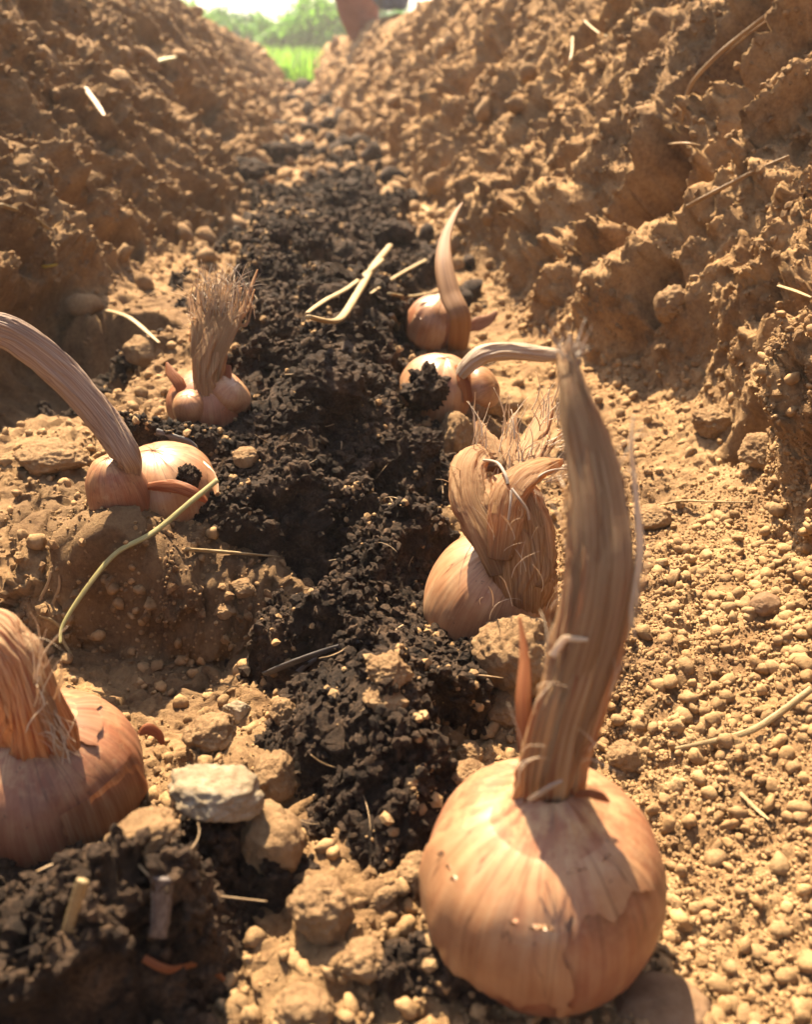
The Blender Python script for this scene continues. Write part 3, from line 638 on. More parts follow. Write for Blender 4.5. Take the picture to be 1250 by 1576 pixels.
part = tube(st, [.0078, .0060, .0057, .0061, .0060, .0050, .0034, .0020, .0008], [.0040, .0036, .0034, .0034, .0032, .0028, .0022, .0018, .0012], n=200, na=110, side=(1, 0.25, 0), ridges=0.34, rf=11, seed=2, twist=0.5, rag=0.004, crumple=0.10)
stalk1 = put('dry_stalk', part, M['stalk'], b1)
# outer sheath strips of the stalk
shs = []
for k, (du, w0, sd, dd) in enumerate([(-30, .0022, 31, -.004), (22, .0026, 32, -.004), (-6, .0024, 33, -.0045), (38, .0018, 34, -.002), (-44, .0016, 37, -.001)]):
    m = 9 if k < 3 else 7
    pts = []
    for j in range(m):
        u_, v_ = [(842, 1255), (848, 1205), (868, 1110), (903, 1000), (926, 880), (923, 780), (904, 680), (886, 610), (876, 565)][j]
        dpt = [.163, .161, .155, .1515, .1495, .149, .149, .1495, .150][j]; f = [.5, .8, 1, 1.1, 1.1, .95, .75, .5, .3][j]
        pts.append(P(u_ + du * .8 * f, v_, dpt + dd * f * (0.8 + 0.2 * math.sin(j * 1.7 + k))))
    shs.append(blade(pts, [w0 * .5, w0, w0 * 1.1, w0, w0 * .4], [.00035] * 3, n=90, side=(1, 0.2 * (k - 2), 0), seed=sd, rag=.006))
put('outer_sheath', merge(shs), M['stalk'], b1)
r_ = np.random.default_rng(4)
def rf1(k):
    a = r_.random(); return P(876 + r_.normal() * 6, 575 - 30 * a, .150 + r_.normal() * .001)
fp = [fibres(rf1, 60, .011, .00016, .22, P(868, 478, .144) - P(878, 570, .1445), 5, curl=0.7)]
fp[0] = fibres(rf1, 46, .009, .00015, .22, (P(862, 480, .150) - P(878, 560, .150)) / .008, 5, curl=0.5)
put('frayed_tip', fp[0], M['paleskin'], b1)
def rf2(k):
    v = 640 + 560 * r_.random(); cu = np.interp(v, [600, 700, 780, 880, 1000, 1110, 1205], [886, 908, 925, 928, 905, 868, 845]); sgn = r_.choice([-1, 1])
    return P(cu + sgn * np.interp(v, [600, 880, 1205], [30, 66, 48]), v, .150)
put('loose_fibres', fibres(rf2, 46, .012, .00013, .20, (0.05, 0, 1), 6, curl=0.6), M['fibre'], b1)
# side blades: the thin pale one on the right, the orange one at lower left
put('side_blade', blade([P(962, 985, .151), P(984, 860, .148), P(979, 760, .147), P(972, 690, .146), P(976, 640, .146)], [.0006, .0008, .0005, .0003, .0001], [.00015] * 2, n=50, seed=41), M['fibre'], b1)
put('side_blade', blade([P(830, 1235, .158), P(812, 1150, .158), P(806, 1080, .159), P(808, 1010, .162), P(800, 950, .165)], [.0012, .0016, .0015, .0009, .0002], [.0003] * 2, n=50, seed=43), M['redflap'], b1, label='thin orange blade standing left of the stalk')
put('side_blade', blade([P(850, 1010, .147), P(868, 985, .1465), P(885, 984, .146), P(905, 985, .1455)], [.0006, .0007, .0005, .0003], [.0002] * 2, n=30, seed=44), M['fibre'], b1)
put('side_blade', blade([P(815, 1232, .154), P(840, 1215, .152), P(866, 1202, .152)], [.0005, .0007, .0003], [.0002] * 2, n=30, seed=45), M['paleskin'], b1)

def P2(u, v, d): return P(u, v, d - .013)
# --- middle right bulb with the curled tuft
c2 = P(752, 922, 0.272); R2 = 0.0198; H2 = 0.0205; ax2 = (0.32, -0.12, 1)
b2 = new_bulb(c2 - np.array([0, 0, H2]), 'smooth orange tan bulb under a curled shaggy tuft, second in the right row', 23)
bulb_body('bulb_body', b2, c2, R2, H2, ax2, seed=23, mat='skin_pale', lop=0.06, shoulder=2.2, ribs=0.008, neck=.15)
tf = []
tf.append(tube([P2(806, 958, .276), P2(806, 900, .268), P2(800, 820, .265), P2(782, 770, .265), P2(770, 735, .268)], [.0050, .0088, .0094, .0085, .006], [.003, .0058, .0055, .005, .003], n=110, na=90, ridges=.36, rf=12, seed=51, side=(1, 0, 0)))
tf.append(tube([P2(775, 880, .264), P2(750, 820, .264), P2(726, 770, .266), P2(722, 725, .270), P2(740, 700, .274), P2(765, 705, .276)], [.004, .0055, .0056, .0055, .0048, .002], [.0022] * 3, n=90, na=60, ridges=.4, rf=9, seed=52, side=(1, 0, 0.2)))
tf.append(tube([P2(770, 860, .260), P2(778, 800, .258), P2(785, 765, .258), P2(805, 735, .260), P2(835, 718, .264), P2(862, 712, .270)], [.003, .0052, .0056, .0048, .0035, .001], [.0018] * 3, n=90, na=60, ridges=.4, rf=9, seed=53, side=(1, 0, .4)))
tf.append(tube([P2(760, 720, .272), P2(752, 690, .276), P2(742, 665, .280), P2(737, 650, .284)], [.004, .0036, .0026, .001], [.0012] * 2, n=50, na=40, ridges=.4, rf=8, seed=54, side=(1, 0, .2)))
tf.append(tube([P2(768, 725, .274), P2(778, 695, .280), P2(785, 665, .286), P2(792, 640, .292)], [.0045, .004, .0025, .0006], [.0012] * 2, n=50, na=40, ridges=.4, rf=8, seed=55))
tf.append(tube([P2(780, 745, .272), P2(800, 705, .278), P2(825, 670, .286), P2(840, 630, .294), P2(845, 610, .298)], [.005, .006, .0055, .003, .0006], [.0015] * 2, n=70, na=50, ridges=.42, rf=9, seed=56, side=(.9, 0, .5)))
tf.append(tube([P2(800, 745, .272), P2(830, 705, .278), P2(852, 675, .284), P2(872, 662, .288)], [.004, .0048, .0036, .0008], [.0012] * 2, n=60, na=44, ridges=.42, rf=9, seed=57, side=(.7, 0, .7)))
tf.append(tube([P2(815, 900, .264), P2(825, 860, .264), P2(815, 800, .262), P2(808, 760, .262)], [.004, .0042, .004, .002], [.0015] * 2, n=60, na=44, ridges=.4, rf=9, seed=58))
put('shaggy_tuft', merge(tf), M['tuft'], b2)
r2 = np.random.default_rng(9)
sp2 = [(737, 655, 'u'), (790, 645, 'u'), (842, 618, 'u'), (868, 662, 'r'), (855, 715, 'r'), (760, 710, 'u'), (800, 700, 'u'), (725, 740, 'l')]
fl2 = []
for k, (u, v, m) in enumerate(sp2):
    dv = {'u': (.15, .3, 1), 'r': (1, .3, .25), 'l': (-.3, 0, 1)}[m]
    fl2.append(fibres(lambda kk, u=u, v=v: P2(u + r2.normal() * 9, v + 14 + r2.normal() * 10, .275 + r2.normal() * .002), 16, .013, .00019, .16, dv, 60 + k, curl=.25))
fl2.append(fibres(lambda kk: P2(800 + r2.normal() * 24, 840 + r2.normal() * 50, .257 + r2.normal() * .001), 26, .012, .00012, .15, (0, 0, 1), 75, curl=.6))
put('loose_fibres', merge(fl2), M['fibre'], b2)
wis = [tube([P2(745, 708, .268), P2(765, 712, .262), P2(778, 730, .258), P2(782, 745, .257)], [.0005], [.0004], n=40, na=8, ridges=0),
       tube([P2(787, 755, .255), P2(786, 775, .254), P2(783, 800, .255)], [.00035], [.0003], n=40, na=8, ridges=0),
       tube([P2(788, 752, .255), P2(800, 768, .254), P2(812, 785, .255), P2(815, 800, .256)], [.0004], [.0003], n=40, na=8, ridges=0),
       tube([P2(815, 745, .258), P2(840, 727, .260), P2(865, 722, .263), P2(885, 726, .268)], [.0003], [.0003], n=40, na=8, ridges=0)]
put('pale_wisps', merge(wis), M['paleskin'], b2)

# --- right row, bulb with the pale stalk lying to the right
c3 = P(676, 602, 0.405); R3 = 0.0185; H3 = 0.0165; ax3 = (0.15, -.1, 1)
b3 = new_bulb(c3 - np.array([0, 0, H3]), 'pale pink bulb with dirt on its face and a pale stalk bent to the right', 33)
bulb_body('bulb_body', b3, c3, R3, H3, ax3, seed=33, mat='skin_pale', lop=0.06, shoulder=2.2)
put('dry_stalk', tube([P(700, 585, .392), P(722, 560, .388), P(745, 544, .388), P(790, 540, .392), P(840, 545, .398), P(885, 548, .404)], [.0022, .0036, .0044, .0046, .0042, .002], [.002, .003, .0036, .0034, .003, .0015], n=100, na=60, ridges=.3, rf=9, seed=81, side=(0, .5, 1)), M['palestalk'], b3)
skin_flap(b3, c3, R3, H3, ax3, .55, .9, PI * 1.65, PI * 1.95, 84, 'redflap', .002, shoulder=2.2, lop=.06)
put('bulb_scale', bulb_surface(P(742, 598, .400), .010, .007, (.9, -.3, .5), 0, 1, 0, 2 * PI, 30, 50, seed=4), M['skin_pale'], b3)

# --- right row, farthest bulb with an upright pointed brown stalk
c4 = P(668, 500, 0.515); R4 = 0.0170; H4 = 0.0165; ax4 = (0.3, -.1, 1)
b4 = new_bulb(c4 - np.array([0, 0, H4]), 'farthest bulb in the right row, with an upright pointed brown stalk', 43)
bulb_body('bulb_body', b4, c4, R4, H4, ax4, seed=46, lop=0.06, shoulder=2.2, neck=.12)
skin_flap(b4, c4, R4, H4, ax4, .3, .9, PI * 1.2, PI * 1.6, 94, 'skin_pale', .0015, shoulder=2.2, lop=.06)
put('dry_stalk', tube([P(704, 536, .506), P(708, 490, .482), P(692, 450, .484), P(683, 405, .490), P(686, 365, .50), P(700, 330, .51), P(712, 312, .516)], [.0062, .0062, .006, .0052, .0034, .0018, .0005], [.0025, .0022, .002, .0016, .0012, .0006, .0003], n=100, na=40, ridges=.1, rf=5, seed=91, side=(1, .2, 0)), M['leafstalk'], b4)
put('torn_skin', blade([P(718, 505, .49), P(735, 498, .49), P(752, 492, .492), P(765, 480, .495)], [.002, .004, .003, .0008], [.0004] * 2, n=40, seed=96), M['flap'], b4)

def P5(u, v, d): return P(u, v, d * 0.9)
# --- left row, bulb with the brush-like tuft
c5 = P5(322, 622, 0.40); R5 = 0.0170; H5 = 0.0140; ax5 = (0, -.05, 1)
b5 = new_bulb(c5 - np.array([0, 0, H5]), 'bulb with an upright frayed brush-like tuft, farthest in the left row', 53)
bulb_body('bulb_body', b5, c5, R5, H5, ax5, seed=53, lop=0.05, shoulder=2.0, mat='skin')
put('bulblet', bulb_surface(P5(293, 628, .386), .0070, .0070, (0, -.4, 1), 0, 1, 0, 2 * PI, 40, 60, seed=5), M['skin_pale'], b5, label='small shiny pale bulblet on the left side')
put('bulb_scale', bulb_surface(P5(352, 606, .392), .0095, .0060, (.7, 0, .8), 0, 1, 0, 2 * PI, 40, 60, seed=8), M['skin_pale'], b5)
bt = [tube([P5(320, 625, .388), P5(318, 590, .386), P5(322, 540, .386), P5(332, 500, .388), P5(338, 470, .392)], [.0047, .0054, .0073, .0076, .0045], [.0045, .0045, .0045, .0036, .001], n=100, na=90, ridges=.36, rf=12, seed=101, side=(1, 0, 0), rag=.012)]
for k, (u0, u1, v1) in enumerate([(300 + 1.6 * j + 5 * math.sin(j * 2.3), 296 + 3.2 * j + 9 * math.sin(j * 1.7), 452 + 16 * math.sin(j * 3.1) + .04 * (j - 12) ** 2) for j in range(27)] + [(303, 306, 440), (312, 322, 430), (322, 345, 425), (330, 362, 440), (338, 372, 455), (345, 385, 415), (318, 330, 450), (298, 300, 470)]):
    bt.append(tube([P5(u0 * .5 + 160, 590, .384), P5(u0, 545, .383), P5((u0 + u1) / 2, 500, .384), P5(u1, v1 + 30, .388), P5(u1 + (u1 - 330) * .2, v1, .392)], [.0007, .0012, .0012, .0007, .0002], [.0004] * 2, n=40, na=12, ridges=.3, rf=5, seed=110 + k))
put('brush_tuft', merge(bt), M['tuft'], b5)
r5 = np.random.default_rng(19)
f5 = [fibres(lambda k: P5(336 + r5.normal() * 20, 470 + r5.normal() * 14, .388 + r5.normal() * .003), 90, .020, .00018, .17, (.12, .05, 1), 21, curl=.45),
      fibres(lambda k: P5(308, 508 + r5.normal() * 8, .386), 14, .012, .00026, .35, (-1, 0, .8), 22, curl=.5),
      fibres(lambda k: P5(350 + r5.normal() * 8, 500, .386), 12, .014, .00018, .12, (.35, 0, 1), 23, curl=.3)]
put('loose_fibres', merge(f5), M['fibre'], b5)
put('pale_wisps', fibres(lambda k: P5(338 + r5.normal() * 20, 455 + r5.normal() * 14, .387 + r5.normal() * .003), 80, .018, .00016, .2, (.12, .05, 1), 121, curl=.6), M['paleskin'], b5)
put('side_blade', blade([P5(285, 612, .386), P5(275, 590, .386), P5(262, 572, .388), P5(256, 558, .39)], [.0015, .0028, .002, .0004], [.0003] * 2, n=40, seed=121), M['redflap'], b5, label='short red pointed scale at the left side')
put('side_blade', blade([P5(345, 590, .388), P5(348, 575, .388), P5(352, 562, .39)], [.003, .0024, .0008], [.0003] * 2, n=30, seed=122), M['redflap'], b5)

# --- left row, bulb with the thick bent stalk
c6 = P(252, 752, 0.303); R6 = 0.0180; H6 = 0.0150; ax6 = (-.1, -.1, 1)
b6 = new_bulb(c6 - np.array([0, 0, H6]), 'bulb whose thick greyish stalk bends over to the upper left', 63)
bulb_body('bulb_body', b6, c6, R6, H6, ax6, seed=63, mat='skin_pale', lop=0.06, shoulder=2.2)
put('bulb_lobe', bulb_surface(P(182, 762, .286), .0098, .0142, (-.05, -.15, 1), 0, 1, 0, 2 * PI, 60, 90, seed=9, shoulder=2.3), M['skin'], b6, label='narrow upright lobe at the left')
put('dry_stalk', tube([P(186, 775, .286), P(193, 738, .283), P(197, 712, .279), P(190, 695, .275), P(160, 650, .272), P(120, 600, .268), P(80, 560, .264), P(40, 528, .260), P(0, 508, .257), P(-60, 495, .254)],
     [.0045, .0046, .0042, .0046, .0046, .0050, .0054, .0052, .0050, .0042], [.003, .0032, .0042, .0038, .0038, .0036, .0034, .003, .002], n=160, na=90, ridges=.30, rf=9, seed=131, side=(.8, .3, .5), twist=.6, crumple=.06), M['greystalk'], b6)
put('torn_skin', blade([P(228, 748, .284), P(262, 748, .281), P(295, 757, .279), P(318, 772, .280)], [.0012, .0022, .0020, .0006], [.0006] * 2, n=60, seed=135, side=(0, .6, 1)), M['redflap'], b6, label='curled red strip of skin')
put('torn_skin', blade([P(268, 705, .30), P(300, 712, .30), P(325, 735, .296), P(334, 760, .292)], [.0008, .0022, .0022, .0008], [.0004] * 2, n=60, seed=136, side=(.3, .5, 1)), M['skin_pale'], b6)

# --- front left bulb cut by the frame
c7 = P(70, 1198, 0.214); R7 = 0.0226; H7 = 0.0190; ax7 = (-0.05, -.04, 1)
b7 = new_bulb(c7 - np.array([0, 0, H7]), 'reddish brown bulb with a fat fibrous neck, cut by the left edge of the photo', 73)
bulb_body('bulb_body', b7, c7, R7, H7, ax7, seed=73, lop=0.06, shoulder=2.3, ribs=.012, neck=.20)
skin_flap(b7, c7, R7, H7, ax7, .25, .62, PI * 1.66, PI * 1.98, 141, 'flap', .0012, shoulder=2.3, ribs=.012, lop=.05)
skin_flap(b7, c7, R7, H7, ax7, .78, .96, PI * 1.9, PI * 2.25, 143, 'flap', .0010, shoulder=2.3, ribs=.012, lop=.05)
nk = [tube([P(62, 1178, .214), P(52, 1130, .201), P(40, 1085, .192), P(26, 1040, .189), P(10, 1005, .188), P(-14, 982, .189), P(-50, 972, .191)], [.0100, .0088, .0066, .0056, .0054, .0056, .005], [.0080, .0068, .0055, .0048, .0045, .0042, .003], n=130, na=140, ridges=.30, rf=11, seed=151, side=(1, 0, 0), crumple=.05),
      tube([P(112, 1150, .200), P(92, 1110, .194), P(72, 1060, .189), P(60, 1015, .187), P(46, 985, .188), P(20, 970, .190)], [.0015, .0035, .0026, .0018, .0016, .0008], [.0016] * 2, n=90, na=40, ridges=.35, rf=7, seed=152)]
put('fibrous_neck', merge(nk), M['stalk'], b7)
r7 = np.random.default_rng(29)
put('loose_fibres', merge([fibres(lambda k: P(60 + r7.normal() * 10, 1050 + r7.normal() * 30, .184), 16, .014, .00016, .2, (.2, 0, 1), 31, curl=.5),
                           fibres(lambda k: P(75 + r7.random() * 40, 1110 + r7.random() * 50, .190), 24, .010, .00013, .3, (-.6, .2, 1), 32, curl=.4)]), M['fibre'], b7)
put('torn_skin', blade([P(214, 1130, .212), P(228, 1122, .212), P(243, 1130, .213), P(250, 1145, .214)], [.0006, .0014, .0012, .0005], [.0004] * 2, n=30, seed=156), M['redflap'], b7)

# ------------------------------------------------------------------ clods and stones (each one a thing)
def clod(u, v, wpx, hpx, label, mat='clod', seed=1, name='soil_clod', cat='clod', sink=0.25, flat=None, fine=0.10, facet=0.3, rough=0.3, sub=5, rot=0.0, group=None, d=None, freq=1.3):
    """u, v = middle of the clod as seen; wpx, hpx = its apparent size"""
    dd = d or depth_at(u, v + hpx * 0.35); rx = wpx / 2 * dd / FPX; rz = hpx / 2 * dd / FPX
    c = P(u, v, dd + rx * 0.15)
    V, Fq = rocky(sub, seed, rough, facet, fine, freq)
    V = V * np.array([rx, (rx + rz) / 2, rz if flat is None else rz * flat]) 
    cr, sr = math.cos(rot), math.sin(rot); V = V @ np.array([[cr, 0, sr], [0, 1, 0], [-sr, 0, cr]])
    g_ = group or ('tan soil clods' if mat == 'clod' else None)
    o = mesh_np(name, V + c, Fq, M[mat], origin=c); return setp(o, label, cat, g_)
clod(333, 1222, 142, 88, 'flat angular off-white stone beside the front left bulb', 'stone', 3, 'stone', 'stone', facet=.5, rough=.35, fine=.09, rot=-.12, d=depth_at(333, 1240) - .007)
clod(413, 1300, 108, 125, 'tan upright clod with a flat top, just below the off-white stone', seed=7, facet=.45, rough=.25, fine=.07)
clod(425, 1195, 62, 82, 'tan clod touching the right end of the off-white stone', seed=9)
clod(322, 1130, 84, 70, 'tan clod above the off-white stone', seed=12, rough=.35, rot=.3)
clod(365, 1094, 48, 34, 'small squared pale yellow stone above the tan clods', 'stone', 15, 'stone', 'stone', facet=.55)
clod(435, 1098, 40, 50, 'small rounded tan clod at the left edge of the compost, above the off-white stone', seed=17)
clod(215, 1290, 130, 60, 'pale tan clod with a bright smooth side, against the front left bulb', seed=19, rot=.5, fine=.14)
clod(600, 1035, 66, 50, 'bright tan clod on the compost, below the tip of the dark twig', seed=22, rough=.45, fine=.2)
clod(592, 1075, 62, 42, 'crumbly tan clod on the compost, under a brighter one', seed=23, rough=.45, fine=.2)
clod(795, 1005, 125, 125, 'big crumbly clod leaning on the base of the bulb with the curled tuft', seed=25, rough=.3, fine=.14, d=.243)
clod(778, 1090, 76, 56, 'pale split clod left of the orange blade of the front bulb', seed=27, fine=.12, facet=.5)
clod(722, 1162, 46, 40, 'small pale clod in the compost above the front bulb', seed=29)
clod(720, 1188, 56, 34, 'small flat pale clod just above the left shoulder of the front bulb', seed=31)
clod(702, 674, 58, 76, 'upright tan clod at the edge of the compost, left of the curled tuft', seed=33, rough=.3, fine=.12)
clod(732, 622, 54, 46, 'dark-spotted brown clod below the pale pink bulb', 'brownstone', 35, fine=.12)
clod(775, 625, 52, 40, 'rounded tan clod right of the dark-spotted brown one', seed=37)
clod(378, 705, 42, 34, 'single tan clod lying in the compost right of the left middle bulb', seed=39)
clod(640, 1345, 62, 66, 'tan clod touching the left side of the front bulb', seed=41, rough=.3)
clod(590, 1378, 66, 28, 'pale flake of soil left of the front bulb', seed=43, facet=.6, rot=.4)
clod(1015, 1552, 150, 66, 'smooth brown stone in front of the front bulb, at the bottom edge', 'brownstone', 45, 'stone', 'stone', fine=.02, facet=.2, rough=.2)
clod(490, 1400, 90, 100, 'tan clod between the compost heap and the front bulb', seed=47, fine=.15)
clod(470, 1550, 90, 60, 'pale tan clod at the bottom edge right of the compost heap', seed=49, fine=.12)
clod(560, 1480, 76, 60, 'tan clod at the bottom, left of the front bulb base', seed=51, fine=.12)
clod(1180, 930, 46, 36, 'smooth brown pebble lying on the granules of the right slope', 'brownstone', 53, 'stone', 'stone', fine=.02, facet=.2, rough=.2)
clod(1005, 795, 62, 36, 'tan clod under the end of the pale straw on the right slope', seed=55)
clod(345, 940, 34, 24, 'small yellowish clod on the shaded slope right of the green straw', seed=57)
clod(373, 905, 40, 28, 'small tan clod on the shaded slope near the compost edge', seed=59)
clod(1175, 690, 90, 58, 'blocky clod half buried in the right slope', seed=61, facet=.5, rot=.4)
clod(1100, 650, 66, 50, 'broken clod in the middle of the right slope', seed=62, fine=.16)
clod(1035, 470, 50, 54, 'dark clod standing on the upper right slope', seed=63, fine=.14)
clod(962, 1165, 54, 46, 'pale clod behind the right shoulder of the front bulb', seed=65)
clod(75, 705, 110, 50, 'long low clod left of the bulb with the bent stalk', seed=67, fine=.12)
clod(225, 540, 70, 50, 'smooth tan clod at the foot of the left wall, left of the brush tuft', seed=69, fine=.05)
clod(510, 590, 110, 90, 'large black clod of compost in the middle of the trench', 'compost_clod', 71, 'compost_clod', 'compost clod', fine=.22, rough=.4, group='compost clods')
clod(655, 595, 66, 62, 'black lump of compost stuck to the face of the pale pink bulb', 'compost_clod', 73, 'compost_clod', 'compost clod', fine=.30, rough=.7, freq=1.6, rot=.3, d=.390, group='compost clods')
clod(290, 733, 34, 44, 'little heap of black compost on the bulb with the bent stalk', 'compost_clod', 75, 'compost_clod', 'compost clod', fine=.32, rough=.7, freq=1.6, d=.288, group='compost clods')
clod(430, 232, 50, 24, 'black compost clod far down the trench, right one of a pair', 'compost_clod', 77, 'compost_clod', 'compost clod', fine=.2, group='compost clods')
clod(375, 262, 80, 34, 'black compost clod far down the trench, left one of a pair', 'compost_clod', 79, 'compost_clod', 'compost clod', fine=.2, group='compost clods')
clod(430, 362, 34, 40, 'black compost clod in the middle distance', 'compost_clod', 80, 'compost_clod', 'compost clod', fine=.2, group='compost clods')
clod(605, 360, 60, 40, 'black compost clod left of the pointed brown stalk', 'compost_clod', 81, 'compost_clod', 'compost clod', fine=.2, group='compost clods')
clod(650, 685, 60, 50, 'black compost clod beside the upright tan clod', 'compost_clod', 83, 'compost_clod', 'compost clod', fine=.25, group='compost clods')
clod(540, 205, 40, 60, 'pale rounded hump of soil far down the trench at the right', seed=85, fine=.08)

# ------------------------------------------------------------------ straws, twigs, roots
def stick(pts, r, label, mat='straw', name='straw', cat='straw', lift=1.0, n=60, dd=None, taper=.5, flat=.5, group=None, seed=0, bend=0.0):
    lift *= 1.7
    d0 = depth_at(*pts[0]); d1 = depth_at(*pts[-1])
    if dd: d0, d1 = dd
    m = len(pts); L = []
    rigid = dd is None and name != 'root' and name != 'rootlet'
    if rigid:
        sh = max((d0 * (1 - k / 8) + d1 * k / 8) - depth_at(*(spline(np.array(pts, float), 9)[k])) for k in range(9)) + r * .6
        dd = (d0 - sh, d1 - sh); d0, d1 = dd
    for k, (u, v) in enumerate(pts):
        t = k / (m - 1); d = d0 * (1 - t) + d1 * t
        if dd is None: d = min(d, depth_at(u, v, 0) + .0) - r * lift
        L.append(P(u, v, d))
    L = np.array(L)
    part = tube(L, [r, r, r * .95, r * .9, r * taper], [r * flat] * 2 + [r * taper * flat], n=n, na=14, ridges=.12, rf=3, seed=seed, crumple=.1)
    return put(name, part, M[mat], origin=L[0], label=label, cat=cat, group=group)
GS = 'straws and stems'
stick([(335, 738), (290, 775), (235, 820), (180, 850), (140, 895), (98, 958), (92, 990)], .0009, 'long greenish yellow straw running down left from the curled red skin', 'greenstraw', group=GS, dd=(.276, .262))
stick([(92, 965), (80, 955), (60, 948)], .0006, 'short pale root tip beside the lower end of the greenish straw', 'straw', 'rootlet', 'root')
stick([(92, 960), (96, 985), (112, 1012)], .0006, 'thin pale root curling down from the greenish straw', 'straw', 'rootlet', 'root')
stick([(285, 845), (350, 850), (430, 857)], .0012, 'short flat yellow straw lying level at the edge of the compost', group=GS, taper=.3)
stick([(408, 1037), (455, 1018), (505, 1000), (552, 987)], .0013, 'blackish twig lying across the compost', 'darktwig', 'twig', 'twig', taper=.6, lift=2.5)
stick([(455, 1037), (480, 1018), (505, 1004)], .0008, 'thin black twig lying along the blackish twig', 'darktwig', 'twig', 'twig')
stick([(127, 1355), (118, 1385), (105, 1425), (98, 1462)], .0011, 'rough yellow stem standing in the bottom left compost', 'straw', 'stem', 'stem', taper=.9, group=GS, lift=3)
stick([(250, 1350), (248, 1395), (242, 1440)], .0020, 'grey piece of bark standing in the bottom left compost', 'bark', 'bark_chip', 'bark', taper=.9, lift=2.5, flat=.4)
stick([(220, 1475), (260, 1492), (310, 1484), (345, 1508)], .0009, 'orange root curled on the compost at the bottom', 'redflap', 'rootlet', 'root')
stick([(165, 1412), (200, 1408), (225, 1418)], .0007, 'short orange rootlet between the yellow stem and the grey bark', 'redflap', 'rootlet', 'root')
stick([(1012, 778), (1050, 771), (1090, 772), (1155, 773)], .0009, 'pale straw lying level on the right slope', group=GS, taper=.4)
stick([(1250, 1060), (1190, 1105), (1140, 1130), (1040, 1152)], .0009, 'long pale straw slanting over the granules at the right edge', group=GS, taper=.4)
stick([(1140, 1220), (1165, 1245), (1185, 1262)], .0006, 'short thin straw on the granules at the lower right', group=GS)
stick([(1215, 0), (1160, 40), (1100, 90), (1062, 135), (1048, 190), (1035, 228)], .0014, 'long forked root hanging over the upper right wall', 'root', 'root', 'root', taper=.5)
stick([(1210, 12), (1150, 55), (1110, 92)], .0008, 'side strand of the long root on the upper right wall', 'root', 'root', 'root')
stick([(1030, 222), (1055, 220), (1078, 224)], .0011, 'short stub of root below the long hanging root', 'root', 'root', 'root', taper=.8)
stick([(1058, 318), (1100, 296), (1160, 265), (1215, 240)], .0013, 'thin straight twig sticking out across the right wall', 'root', 'twig', 'twig', taper=.5)
stick([(900, 32), (925, 52), (950, 57)], .0012, 'thin rootlet at the top of the dark hollow in the right wall', 'straw', 'rootlet', 'root')
stick([(882, 55), (880, 85), (870, 115)], .0012, 'pale rootlet hanging in the dark hollow of the right wall', 'straw', 'rootlet', 'root')
stick([(600, 378), (575, 410), (548, 455), (520, 492), (475, 488)], .0023, 'thick bent dry stem in front of the far right bulb', 'straw', 'stem', 'stem', taper=.6, group=GS, flat=.6)
stick([(588, 400), (540, 440), (500, 462), (472, 482)], .0017, 'thinner dry stem crossing the thick bent one', 'straw', 'stem', 'stem', group=GS)
stick([(655, 400), (610, 425), (570, 452)], .0016, 'dry stem pointing at the far right bulb', 'straw', 'stem', 'stem', group=GS)
stick([(600, 452), (630, 456), (665, 450)], .0018, 'short pale stem just left of the far right bulb', 'straw', 'stem', 'stem', group=GS)
stick([(602, 484), (608, 496), (612, 508)], .0018, 'pale seed husk on the dark compost left of the far right bulb', 'palestalk', 'husk', 'husk', taper=.3)
stick([(165, 478), (200, 490), (245, 528)], .0016, 'yellow straw lying down the foot of the left wall', group=GS)
stick([(0, 315), (40, 330), (75, 352)], .0020, 'pale straw on the left wall at the edge of the photo', group=GS)
stick([(130, 135), (145, 155), (160, 178)], .0022, 'pale yellow leaf sheath on the left wall', 'root', 'dry_leaf', 'leaf', taper=.5, flat=.3, lift=.4)
stick([(232, 97), (250, 92), (268, 88)], .0075, 'pale green leaf scrap high on the left wall', 'greenstraw', 'dry_leaf', 'leaf', taper=.6, flat=.3)
stick([(68, 410), (76, 409), (86, 407)], .0020, 'small bright yellow petal on the left wall', 'yellow' if 'yellow' in M else 'straw', 'petal', 'petal', taper=.6, flat=.4)
stick([(652, 318), (657, 322), (663, 328)], .0028, 'small green leaf beyond the pointed brown stalk', 'greenstraw', 'leaf', 'leaf', taper=.6, flat=.4)
stick([(240, 665), (262, 672), (288, 680), (300, 690)], .0015, 'black scrap of wood below the brush-tuft bulb', 'darktwig', 'twig', 'twig', taper=.8)
stick([(1200, 440), (1225, 448), (1250, 458)], .0010, 'thin straw at the right edge of the slope', group=GS)
stick([(60, 925), (72, 900), (78, 880)], .0005, 'fine root hair in the shade below the left shelf', 'root', 'rootlet', 'root')
stick([(80, 930), (90, 905), (90, 885)], .0005, 'second fine root hair in the shade below the left shelf', 'root', 'rootlet', 'root')
# fine fibres in the compost and wisps on the soil: too many to count
r9 = np.random.default_rng(77); fb = []
cand = np.nonzero(sc_ & (CVt[:, 1] < 1.2))[0]
for k in range(260):
    p = CVt[cand[r9.integers(len(cand))]] + [0, 0, .0012]; d = r9.normal(size=3); d[2] *= .25; d /= np.linalg.norm(d); L = r9.uniform(.004, .012)
    c_ = r9.normal(size=3) * .4; pts = [p]
    for j in range(4): pts.append(pts[-1] + d * L / 4); d = d + c_ * .3; d /= np.linalg.norm(d)
    r0 = r9.uniform(.00010, .00035); V, fl, at = tube(pts, [r0, r0, r0 * .5], [r0 * .7] * 2, n=10, na=5, ridges=0); at['ca'] = at['ca'] * .3 + r9.normal() * 2; fb.append((V, fl, at))
put('plant_fibres', merge(fb), M['root'], label='tiny straw fibres mixed into the dark compost', cat='plant fibres', kind='stuff')

